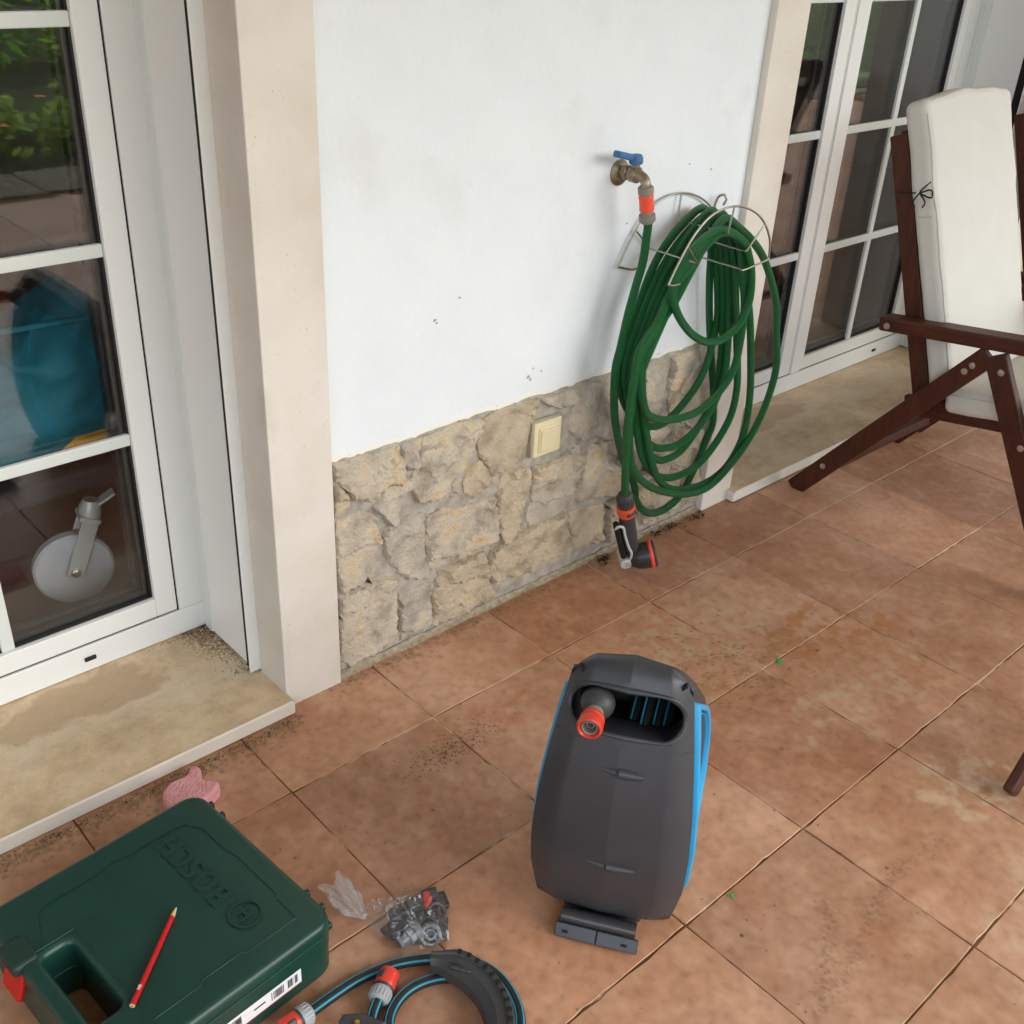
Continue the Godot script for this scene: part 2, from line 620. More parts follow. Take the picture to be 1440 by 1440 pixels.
func _tile(mb: MB, x0: float, x1: float, z0: float, z1: float, r: RandomNumberGenerator, cuts := 1) -> void:
	var lift := r.randf_range(-0.0006, 0.0006)
	var sx := r.randf_range(-0.0015, 0.0015)
	var sz := r.randf_range(-0.0015, 0.0015)
	var c := Vector3((x0 + x1) * 0.5, 0, (z0 + z1) * 0.5)
	var g := 0.0011
	var p := [Vector3(x0 + g, 0, z0 + g), Vector3(x1 - g, 0, z0 + g), Vector3(x1 - g, 0, z1 - g), Vector3(x0 + g, 0, z1 - g)]
	var t := func(q: Vector3) -> Vector2: return Vector2((q.x + 1.2) / 4.8, (q.z + 0.1) / 2.4)
	var height := func(q: Vector3) -> float: return lift + (q.x - c.x) * sx + (q.z - c.z) * sz
	# worn edges: the rim wanders a little and is chipped here and there
	var top := []
	var rim := []
	for s in 4:
		var a: Vector3 = p[s]
		var b: Vector3 = p[(s + 1) % 4]
		var inn := Vector3(-(b - a).z, 0, (b - a).x).normalized()
		for k in cuts:
			var q := a.lerp(b, (k + (r.randf_range(-0.3, 0.3) if k else 0.0)) / cuts)
			var wear := r.randf_range(0.0, 0.0005) if cuts > 1 else 0.0
			if cuts > 1 and r.randf() < 0.05:
				wear += r.randf_range(0.001, 0.0028)
			var corner := (c - q).normalized() * 0.0008 if k == 0 else Vector3.ZERO
			rim.append(q + inn * wear + corner - Vector3(0, 0.0011, 0) + Vector3(0, height.call(q), 0))
			top.append(q + inn * (wear + r.randf_range(0.0008, 0.0016)) + corner * 3.0 + Vector3(0, height.call(q), 0))
	var m := top.size()
	c.y = lift
	var base := mb.vert(c, Vector3.UP, t.call(c))
	for q in top:
		mb.vert(q, Vector3.UP, t.call(q))
	for i in m:
		mb.face(base, base + 1 + (i + 1) % m, base + 1 + i)
	for i in m:
		var j := (i + 1) % m
		mb.quad(rim[j], rim[i], top[i], top[j], t.call(rim[j]), t.call(rim[i]), t.call(top[i]), t.call(top[j]))
		mb.quad(rim[j] - Vector3(0, 0.01, 0), rim[i] - Vector3(0, 0.01, 0), rim[i], rim[j], t.call(rim[j]), t.call(rim[i]), t.call(rim[i]), t.call(rim[j]))


func _floor() -> void:
	var tex := _floor_image()
	var m := mat(Color.WHITE, 0.5, 0.0, 0.45)
	m.albedo_texture = tex
	var f := noise(111, 0.035, 5)
	m.detail_enabled = true
	m.detail_uv_layer = BaseMaterial3D.DETAIL_UV_1
	m.detail_blend_mode = BaseMaterial3D.BLEND_MODE_MUL
	m.detail_albedo = ntex(noise(112, 0.14, 4), 1024, 512, [[0.0, Color(0.84, 0.81, 0.78)], [0.28, Color(0.965, 0.96, 0.955)], [0.55, Color(1, 1, 1)], [1.0, Color(1, 1, 1)]])
	m.heightmap_enabled = true
	m.heightmap_texture = ntex(f, 1024, 512)
	m.heightmap_scale = 0.14
	m.roughness_texture = ntex(noise(113, 0.01, 4), 512, 256, [[0.0, Color(0.75, 0.75, 0.75)], [1.0, Color(1, 1, 1)]])
	M.tile = m
	var root := thing("floor", "terrace floor of square terracotta tiles with thin worn joints", "floor")
	root.set_meta("kind", "structure")
	var grout := MB.new()
	grout.quad(Vector3(-6, -0.0016, 4.0), Vector3(9, -0.0016, 4.0), Vector3(9, -0.0016, -0.02), Vector3(-6, -0.0016, -0.02))
	var gw := 512
	var gh := 256
	var gi := Image.create(gw, gh, false, Image.FORMAT_RGB8)
	var gn := noise(115, 0.05, 4)
	var gn2 := noise(116, 0.25, 2)
	for y in gh:
		for x in gw:
			var p := Vector2(x / (gw / 4.8) - 1.2, y / (gh / 2.4) - 0.1)
			var k := 0.42 + 0.28 * (p.x - 0.5) - 0.55 * (p.y - 0.45) + gn.get_noise_2d(x, y) * 1.3 + gn2.get_noise_2d(x, y) * 0.5
			gi.set_pixel(x, y, c8(112, 80, 56).lerp(c8(214, 190, 160), clampf(smoothstep(0.2, 0.9, k), 0.0, 1.0)))
	var gm := mat(Color.WHITE, 0.95, 0.0, 0.2)
	gm.albedo_texture = ImageTexture.create_from_image(gi)
	for i in grout.v.size():
		grout.uv[i] = Vector2((grout.v[i].x + 1.2) / 4.8, (grout.v[i].z + 0.1) / 2.4)
	obj("grout", grout, gm, root)
	var r := RandomNumberGenerator.new()
	r.seed = 5
	var far := MB.new()
	for iz in range(0, 11):
		for ixx in range(-16, 26):
			var z0 := (iz - ROW0) * TILE
			var z1 := z0 + TILE
			if iz == 0:
				z0 = 0.0
			z1 = minf(z1, 3.6)
			if z0 >= 3.6:
				continue
			if ixx >= -3 and ixx <= 10 and iz <= 6:
				var mb := MB.new()
				_tile(mb, ixx * TILE, (ixx + 1) * TILE, z0, z1, r, 14)
				obj("tile", mb, m, root)
			else:
				_tile(far, ixx * TILE, (ixx + 1) * TILE, z0, z1, r)
	var o := obj("distant_tiles", far, m, root)
	o.set_meta("kind", "stuff")


# ------------------------------------------------------------------ the wall

func _stone(wall: Node3D, outline: Array) -> void:
	var k: int = wall.get_meta("count", 0)
	wall.set_meta("count", k + 1)
	var r := RandomNumberGenerator.new()
	r.seed = 900 + k * 7
	# neighbours nearly touch: grow the outline a little, then make it ragged
	var grown: Array = Geometry2D.offset_polygon(PackedVector2Array(outline), 0.0058)
	if grown.size() == 1:
		outline = Array(grown[0])
	for i in outline.size():
		outline[i] = (outline[i] as Vector2).clamp(Vector2(0.2525, 0.008), Vector2(1.4325, 0.505))
	var o := PackedVector2Array()
	var m := outline.size()
	for i in m:
		var a: Vector2 = outline[i]
		var b: Vector2 = outline[(i + 1) % m]
		var cuts := maxi(1, int(a.distance_to(b) / 0.016))
		var across := Vector2(-(b - a).y, (b - a).x).normalized()
		for c in cuts:
			var p := a.lerp(b, float(c) / cuts)
			o.append(p + across * (r.randf_range(-0.0022, 0.0022) if c else 0.0))
	var lo := o[0]
	var hi := o[0]
	for p in o:
		lo = lo.min(p)
		hi = hi.max(p)
	var pts := PackedVector2Array()
	for p in o:
		pts.append(p)
	# a slightly smaller ring: the arris of the split face
	var cen := Vector2.ZERO
	for p in o:
		cen += p / o.size()
	var ring0 := pts.size()
	for i in o.size():
		var e := (o[(i + 1) % o.size()] - o[(i + o.size() - 1) % o.size()]).normalized()
		var inn := Vector2(-e.y, e.x)
		if inn.dot(cen - o[i]) < 0:
			inn = -inn
		pts.append(o[i] + inn * r.randf_range(0.003, 0.007))
	var step := 0.0064
	var y := lo.y + step * 0.5
	while y < hi.y:
		var x := lo.x + step * 0.5
		while x < hi.x:
			var p := Vector2(x, y) + Vector2(r.randf_range(-0.3, 0.3), r.randf_range(-0.3, 0.3)) * step
			if Geometry2D.is_point_in_polygon(p, o):
				var near := 1.0
				for q in o:
					near = minf(near, q.distance_to(p))
				if near > 0.0068:
					pts.append(p)
			x += step
		y += step
	var f1 := noise(300 + k, 7.0, 2)
	var f2 := noise(400 + k, 38.0, 3, FastNoiseLite.TYPE_SIMPLEX)
	var f3 := noise(500 + k, 15.0, 1, FastNoiseLite.TYPE_CELLULAR)
	f3.cellular_return_type = FastNoiseLite.RETURN_CELL_VALUE
	f3.cellular_jitter = 1.2
	f3.domain_warp_enabled = true
	f3.domain_warp_frequency = 14.0
	f3.domain_warp_amplitude = 0.045
	f3.domain_warp_fractal_octaves = 4
	var f4 := noise(700 + k, 9.0, 1, FastNoiseLite.TYPE_CELLULAR)
	f4.cellular_return_type = FastNoiseLite.RETURN_DISTANCE2_SUB
	f4.domain_warp_enabled = true
	f4.domain_warp_frequency = 12.0
	f4.domain_warp_amplitude = 0.06
	var lean := r.randf_range(-0.6, 0.6)
	var tilt := Vector2(r.randf_range(-0.05, 0.05), r.randf_range(-0.05, 0.05))
	var proud := r.randf_range(-0.003, 0.003)
	var mb := MB.new()
	var height := PackedFloat32Array()
	for i in pts.size():
		var p := pts[i]
		if i < ring0:
			height.append(-0.013)
			continue
		var hgt := 0.0045 + proud + tilt.dot(p - cen) + f1.get_noise_2dv(p) * 0.006 + f2.get_noise_2dv(p.rotated(lean) * Vector2(0.6, 1.5)) * 0.0024 + f3.get_noise_2dv(p.rotated(lean) * Vector2(0.8, 1.3)) * 0.0125 + clampf(f4.get_noise_2dv(p) + 0.7, 0.0, 0.5) * 0.015 - 0.003
		if i < ring0 + o.size():
			hgt -= 0.004
		height.append(clampf(hgt, -0.002, 0.026))
	var tris := Geometry2D.triangulate_delaunay(pts)
	for i in tris.size() / 3:
		var a := tris[i * 3]
		var b := tris[i * 3 + 1]
		var c := tris[i * 3 + 2]
		if not Geometry2D.is_point_in_polygon((pts[a] + pts[b] + pts[c]) / 3.0, o):
			continue
		if (pts[b] - pts[a]).cross(pts[c] - pts[a]) < 0:
			var q := b
			b = c
			c = q
		mb.tri(Vector3(pts[a].x, pts[a].y, height[a]), Vector3(pts[b].x, pts[b].y, height[b]), Vector3(pts[c].x, pts[c].y, height[c]))
	# half smoothed: split stone is crisp but not faceted
	var flat := mb.n.duplicate()
	mb.smooth()
	for i in mb.n.size():
		mb.n[i] = (mb.n[i] * 0.45 + flat[i] * 0.55).normalized() if mb.n[i].dot(flat[i]) > 0.35 else flat[i]
	obj("stone", mb, M.stones[[0, 1, 0, 2, 1, 1, 2, 2, 1, 0, 1, 0, 2, 0, 1, 0, 2, 2, 2, 1, 0, 1, 1, 0, 0, 2][k % 26]], wall)


func _wall() -> void:
	var wall := thing("house_wall", "white rendered wall between the two glazed doors with rubble stone plinth", "wall", Vector3.ZERO)
	var core := MB.new()
	core.box(Vector3(0.128, -0.06, -0.33), Vector3(1.552, 2.7, -0.1))
	obj("core", core, M.plaster, wall)
	# render with a slightly ragged lower lip
	var r := RandomNumberGenerator.new()
	r.seed = 12
	var low := noise(14, 9.0, 3)
	var rows := [[], [], [], [], []]
	for i in 121:
		var x := 0.2505 + (1.4345 - 0.2505) * i / 120.0
		var y := 0.5045 + low.get_noise_1d(x) * 0.006 - (0.003 if r.randf() < 0.12 else 0.0)
		rows[0].append(Vector3(x, y + 0.002, -0.02))
		rows[1].append(Vector3(x, y, -0.0055))
		rows[2].append(Vector3(x, y + 0.001, -0.0045))
		rows[3].append(Vector3(x, y + 0.005, -0.0052))
		rows[4].append(Vector3(x, y + 0.011, -0.0062))
	var lip := MB.new()
	lip.sheet(rows)
	obj("render_edge", lip, M.plaster_edge, wall)
	var pl := MB.new()
	pl.quad(Vector3(0.2505, 0.512, -0.006), Vector3(1.4345, 0.512, -0.006), Vector3(1.4345, 2.7, -0.006), Vector3(0.2505, 2.7, -0.006))
	pl.quad(Vector3(0.2505, 0.512, -0.09), Vector3(1.4345, 0.512, -0.09), Vector3(1.4345, 0.512, -0.006), Vector3(0.2505, 0.512, -0.006))
	obj("render", pl, M.plaster, wall)
	var mo := MB.new()
	var mn := noise(16, 14.0, 4)
	var mrows := []
	for j in 41:
		var row := []
		for i in 101:
			var p := Vector2(0.2505 + 1.184 * i / 100.0, -0.01 + 0.52 * j / 40.0)
			row.append(Vector3(p.x, p.y, -0.0072 + mn.get_noise_2dv(p) * 0.005))
		mrows.append(row)
	mo.sheet(mrows)
	obj("mortar", mo, M.mortar, wall)
	# the fillet of mortar along the foot of the wall
	var bead := MB.new()
	var bn := noise(18, 7.0, 3)
	var br := []
	for j in 7:
		var row := []
		for i in 121:
			var x := 0.2505 + 1.184 * i / 120.0
			var a := PI / 2 * j / 6.0
			var s := 0.010 + bn.get_noise_1d(x) * 0.004 + bn.get_noise_2d(x * 3.0, 5.0) * 0.003
			row.append(Vector3(x, s * 1.25 * (1 - sin(a)) + (0.0 if j < 6 else -0.003), -0.004 + s * (1 - cos(a)) * 1.3))
		br.append(row)
	bead.sheet(br, false, true)
	obj("mortar_fillet", bead, M.bead, wall)
	_stone(wall, [Vector2(0.262,0.499), Vector2(0.335,0.498), Vector2(0.366,0.491), Vector2(0.415,0.495), Vector2(0.423,0.452), Vector2(0.423,0.415), Vector2(0.385,0.421), Vector2(0.364,0.402), Vector2(0.344,0.401), Vector2(0.305,0.420), Vector2(0.279,0.455), Vector2(0.264,0.476)])
	_stone(wall, [Vector2(0.422,0.494), Vector2(0.472,0.496), Vector2(0.457,0.454), Vector2(0.441,0.436), Vector2(0.426,0.450)])
	_stone(wall, [Vector2(0.478,0.496), Vector2(0.559,0.501), Vector2(0.629,0.494), Vector2(0.616,0.445), Vector2(0.591,0.413), Vector2(0.575,0.384), Vector2(0.567,0.346), Vector2(0.468,0.354), Vector2(0.453,0.377), Vector2(0.451,0.405), Vector2(0.460,0.451)])
	_stone(wall, [Vector2(0.638,0.493), Vector2(0.666,0.504), Vector2(0.792,0.495), Vector2(0.783,0.451), Vector2(0.771,0.426), Vector2(0.762,0.393), Vector2(0.754,0.361), Vector2(0.663,0.352), Vector2(0.646,0.391), Vector2(0.628,0.416), Vector2(0.624,0.445)])
	_stone(wall, [Vector2(0.807,0.492), Vector2(0.905,0.491), Vector2(0.908,0.464), Vector2(0.866,0.458), Vector2(0.824,0.478)])
	_stone(wall, [Vector2(0.914,0.492), Vector2(1.024,0.491), Vector2(1.041,0.398), Vector2(1.045,0.336), Vector2(0.942,0.357), Vector2(0.900,0.395), Vector2(0.905,0.435)])
	_stone(wall, [Vector2(0.602,0.384), Vector2(0.628,0.398), Vector2(0.662,0.353), Vector2(0.644,0.326), Vector2(0.624,0.310), Vector2(0.591,0.332), Vector2(0.587,0.361)])
	_stone(wall, [Vector2(0.263,0.451), Vector2(0.292,0.424), Vector2(0.295,0.398), Vector2(0.263,0.387)])
	_stone(wall, [Vector2(0.357,0.376), Vector2(0.386,0.409), Vector2(0.414,0.408), Vector2(0.451,0.411), Vector2(0.450,0.393), Vector2(0.418,0.377), Vector2(0.408,0.348), Vector2(0.395,0.325)])
	_stone(wall, [Vector2(0.265,0.374), Vector2(0.321,0.376), Vector2(0.356,0.353), Vector2(0.364,0.302), Vector2(0.345,0.252), Vector2(0.339,0.222), Vector2(0.271,0.210), Vector2(0.264,0.267)])
	_stone(wall, [Vector2(0.375,0.303), Vector2(0.401,0.310), Vector2(0.444,0.327), Vector2(0.475,0.319), Vector2(0.480,0.277), Vector2(0.482,0.205), Vector2(0.493,0.160), Vector2(0.444,0.171), Vector2(0.412,0.210), Vector2(0.392,0.234), Vector2(0.381,0.273)])
	_stone(wall, [Vector2(0.490,0.305), Vector2(0.525,0.316), Vector2(0.578,0.293), Vector2(0.672,0.293), Vector2(0.674,0.243), Vector2(0.680,0.188), Vector2(0.609,0.183), Vector2(0.516,0.173), Vector2(0.495,0.179), Vector2(0.488,0.244)])
	_stone(wall, [Vector2(0.685,0.299), Vector2(0.700,0.341), Vector2(0.741,0.343), Vector2(0.782,0.328), Vector2(0.778,0.281), Vector2(0.760,0.237), Vector2(0.741,0.209), Vector2(0.722,0.178), Vector2(0.702,0.173), Vector2(0.687,0.207)])
	_stone(wall, [Vector2(0.795,0.328), Vector2(0.860,0.326), Vector2(0.937,0.345), Vector2(0.949,0.301), Vector2(0.942,0.254), Vector2(0.922,0.223), Vector2(0.823,0.231), Vector2(0.794,0.247)])
	_stone(wall, [Vector2(0.788,0.233), Vector2(0.862,0.220), Vector2(0.924,0.211), Vector2(0.917,0.185), Vector2(0.851,0.170), Vector2(0.791,0.172), Vector2(0.778,0.203)])
	_stone(wall, [Vector2(0.963,0.327), Vector2(1.051,0.322), Vector2(1.077,0.311), Vector2(1.102,0.163), Vector2(0.947,0.195), Vector2(0.949,0.237), Vector2(0.964,0.283)])
	_stone(wall, [Vector2(0.729,0.166), Vector2(0.804,0.175), Vector2(0.903,0.172), Vector2(0.915,0.125), Vector2(0.927,0.094), Vector2(0.915,0.053), Vector2(0.821,0.055), Vector2(0.744,0.060), Vector2(0.681,0.073), Vector2(0.664,0.109), Vector2(0.676,0.154)])
	_stone(wall, [Vector2(0.921,0.168), Vector2(1.042,0.151), Vector2(1.054,0.095), Vector2(1.050,0.051), Vector2(0.953,0.045), Vector2(0.935,0.111)])
	_stone(wall, [Vector2(0.524,0.164), Vector2(0.652,0.156), Vector2(0.667,0.108), Vector2(0.676,0.065), Vector2(0.684,0.031), Vector2(0.629,0.021), Vector2(0.544,0.025), Vector2(0.505,0.023), Vector2(0.508,0.108)])
	_stone(wall, [Vector2(0.417,0.142), Vector2(0.500,0.138), Vector2(0.498,0.025), Vector2(0.419,0.023)])
	_stone(wall, [Vector2(0.268,0.195), Vector2(0.340,0.212), Vector2(0.401,0.187), Vector2(0.406,0.115), Vector2(0.402,0.049), Vector2(0.348,0.025), Vector2(0.286,0.014), Vector2(0.267,0.037), Vector2(0.265,0.128)])
	_stone(wall, [Vector2(1.056,0.148), Vector2(1.089,0.149), Vector2(1.111,0.027), Vector2(1.065,0.035)])
	_stone(wall, [Vector2(1.141,0.482), Vector2(1.227,0.491), Vector2(1.230,0.414), Vector2(1.213,0.346), Vector2(1.162,0.350)])
	_stone(wall, [Vector2(1.246,0.489), Vector2(1.346,0.492), Vector2(1.382,0.346), Vector2(1.359,0.276), Vector2(1.263,0.323), Vector2(1.247,0.381)])
	_stone(wall, [Vector2(1.168,0.314), Vector2(1.402,0.256), Vector2(1.414,0.156), Vector2(1.321,0.146), Vector2(1.189,0.184)])
	_stone(wall, [Vector2(1.165,0.163), Vector2(1.420,0.123), Vector2(1.436,0.035), Vector2(1.204,0.036)])
	wall.remove_meta("count")
	# small chips and scuffs in the paint
	for c in [[0.505, 0.735, 0.006], [0.51, 0.728, 0.004], [0.565, 0.768, 0.004], [0.762, 0.555, 0.007], [0.775, 0.572, 0.004], [0.80, 0.56, 0.004], [0.768, 0.548, 0.005], [1.30, 0.93, 0.005], [1.37, 0.86, 0.005], [1.03, 0.845, 0.005], [1.22, 0.95, 0.004]]:
		var ch := MB.new()
		var ol := PackedVector2Array()
		for i in 7:
			var a := TAU * i / 7.0
			ol.append(Vector2(cos(a) * c[2] * r.randf_range(0.5, 1.0), sin(a) * c[2] * r.randf_range(0.3, 0.8)))
		ch.slab(Transform3D(Basis(Vector3.RIGHT, Vector3(0, 0, 1), Vector3(0, -1, 0)), Vector3(c[0], c[1], -0.0065)), ol, 0.0, 0.0012, 0.0005, 1)
		obj("paint_chip", ch, M.stones[1], wall)
	# the rest of the house front, out of the frame
	for e in [["house_wall", -6.0, -1.484, "white rendered wall to the left of the left glazed door"], ["house_wall", 3.132, 9.0, "white rendered wall to the right of the right glazed door"]]:
		var t := thing(e[0], e[3], "wall")
		var a := MB.new()
		a.box(Vector3(e[1], 0.505, -0.33), Vector3(e[2], 2.7, -0.006))
		obj("render", a, M.plaster, t)
		var b := MB.new()
		b.box(Vector3(e[1], -0.06, -0.3), Vector3(e[2], 0.5048, -0.004))
		obj("stone_plinth", b, M.stones[0], t)
	for e in [[-1.484, 0.2495, "left"], [1.4355, 3.132, "right"]]:
		var t := thing("lintel", "white rendered lintel over the %s glazed door" % e[2], "lintel")
		var a := MB.new()
		a.box(Vector3(e[0], 2.22, -0.33), Vector3(e[1], 2.7, -0.0065))
		obj("render", a, M.plaster, t)
	_pilasters()


func _pilasters() -> void:
	# cream limestone surrounds: [x0, x1, label]
	for e in [[0.1195, 0.2500, "cream limestone door surround on the left of the white wall"], [1.4350, 1.5600, "cream limestone door surround right of the coiled green hose"], [3.0, 3.13, "cream limestone door surround behind the right folding chair"], [-1.482, -1.350, "cream limestone door surround at the far left of the left door"]]:
		var t := thing("door_surround", e[2], "door surround", Vector3(e[0], 0, 0))
		var w: float = e[1] - e[0]
		var mb := MB.new()
		mb.rbox(xf(Vector3(w * 0.5, 1.1, -0.036)), Vector3(w, 2.236, 0.098), 0.0025, 2)
		obj("slab", mb, M.marble, t)


# ------------------------------------------------------------------ sills and doors

func _sill_image() -> ImageTexture:
	var w := 768
	var h := 192
	var a: PackedByteArray = noise(201, 0.012, 5).get_image(w, h).get_data()
	var b: PackedByteArray = noise(202, 0.05, 4).get_image(w, h).get_data()
	var c: PackedByteArray = noise(203, 0.16, 3).get_image(w, h).get_data()
	var s := FastNoiseLite.new()
	s.seed = 204
	s.frequency = 0.02
	var img := PackedByteArray()
	img.resize(w * h * 3)
	for y in h:
		for x in w:
			var i := y * w + x
			var st := s.get_noise_2d(x * 0.25, y * 2.2) * 16.0
			var d := (a[i] - 128) * 0.13 + (b[i] - 128) * 0.08 + (c[i] - 128) * 0.05 + st * 0.55
			var col := Vector3(212, 188, 154) + Vector3(1.0, 0.96, 0.9) * d
			# a paler band down the middle where feet wipe it, a damp stain near the frame
			var u := x / 192.0
			var v := y / 192.0
			var band := exp(-pow((v - 0.55 - 0.05 * sin(u * 2.0)) / 0.13, 2.0)) * 0.5
			col = col.lerp(Vector3(216, 202, 178), clampf(band + (a[i] - 128) * 0.003, 0, 1))
			var q := Vector2((u - 3.0) / 0.44, (v - 0.36) / 0.17)
			var f := 1.0 - q.length() + (a[i] - 128) * 0.005 + (b[i] - 128) * 0.0015
			if f > 0:
				col = col.lerp(Vector3(176, 148, 116), minf(1.0, f * 4.0) * 0.62)
			# dirt in the right-hand corners
			var e := exp(-pow((u - 3.74) / 0.10, 2.0)) * exp(-pow((v - 0.16) / 0.22, 2.0))
			if c[i] + b[i] * 0.5 > 216 - e * 80:
				col = col.lerp(Vector3(88, 68, 46), clampf(e * 1.2, 0.0, 0.5))
			if c[i] > 222:
				col = col.lerp(Vector3(140, 114, 82), 0.35)
			img[i * 3] = clampi(int(col.x), 0, 255)
			img[i * 3 + 1] = clampi(int(col.y), 0, 255)
			img[i * 3 + 2] = clampi(int(col.z), 0, 255)
	return ImageTexture.create_from_image(Image.create_from_data(w, h, false, Image.FORMAT_RGB8, img))


func _sills() -> void:
	var m := mat(Color.WHITE, 0.42, 0.0, 0.45)
	m.albedo_texture = _sill_image()
	for e in [[-1.40, 0.1235, "stained cream limestone step below the left glazed door"], [1.5435, 3.02, "cream limestone step below the right glazed door behind the chair leg"]]:
		var t := thing("door_step", e[2], "door step", Vector3(e[0], 0, 0.04))
		var w: float = e[1] - e[0]
		var top := MB.new()
		var z0 := -0.40
		var f := func(x: float, z: float) -> Vector2: return Vector2((e[0] + x + 1.40) / 1.6 if e[0] < 0 else 1.0 - x / 1.9, (z - z0) / 0.40)
		var b := 0.003
		top.quad(Vector3(0, 0.034, -b), Vector3(w - b, 0.034, -b), Vector3(w - b, 0.034, z0), Vector3(0, 0.034, z0), f.call(0, -b), f.call(w, -b), f.call(w, z0), f.call(0, z0))
		obj("tread", top, m, t)
		var fr := MB.new()
		fr.quad(Vector3(b, 0.004, 0), Vector3(w - b, 0.004, 0), Vector3(w - b, 0.034 - b, 0), Vector3(b, 0.034 - b, 0))
		fr.quad(Vector3(b, 0.034 - b, 0), Vector3(w - b, 0.034 - b, 0), Vector3(w - b, 0.0338, -b), Vector3(b, 0.0338, -b))
		fr.quad(Vector3(w, 0.004, -b), Vector3(w, 0.004, z0), Vector3(w, 0.034 - b, z0), Vector3(w, 0.034 - b, -b))
		fr.quad(Vector3(w, 0.034 - b, -b), Vector3(w, 0.034 - b, z0), Vector3(w - b, 0.0338, z0), Vector3(w - b, 0.0338, -b))
		fr.quad(Vector3(w - b, 0.004, 0), Vector3(w, 0.004, -b), Vector3(w, 0.034 - b, -b), Vector3(w - b, 0.034 - b, 0))
		fr.quad(Vector3(0, 0.004, z0), Vector3(0, 0.004, -b), Vector3(0, 0.034 - b, -b), Vector3(0, 0.034 - b, z0))
		fr.quad(Vector3(0, 0.004, -b), Vector3(b, 0.004, 0), Vector3(b, 0.034 - b, 0), Vector3(0, 0.034 - b, -b))
		fr.quad(Vector3(0, 0.034 - b, z0), Vector3(0, 0.034 - b, -b), Vector3(b, 0.0339, -b), Vector3(b, 0.0339, z0))
		obj("nosing", fr, M.marble, t)
		var bed := MB.new()
		bed.box(Vector3(0.004, -0.01, z0), Vector3(w - 0.004, 0.0041, -0.006))
		obj("mortar_bed", bed, M.bead, t)


func _bar(mb: MB, x0: float, x1: float, y0: float, y1: float, z0: float, z1: float, r := 0.0025) -> void:
	mb.rbox(xf(Vector3(x0 + x1, y0 + y1, z0 + z1) * 0.5), Vector3(x1 - x0, y1 - y0, z1 - z0), r, 2)


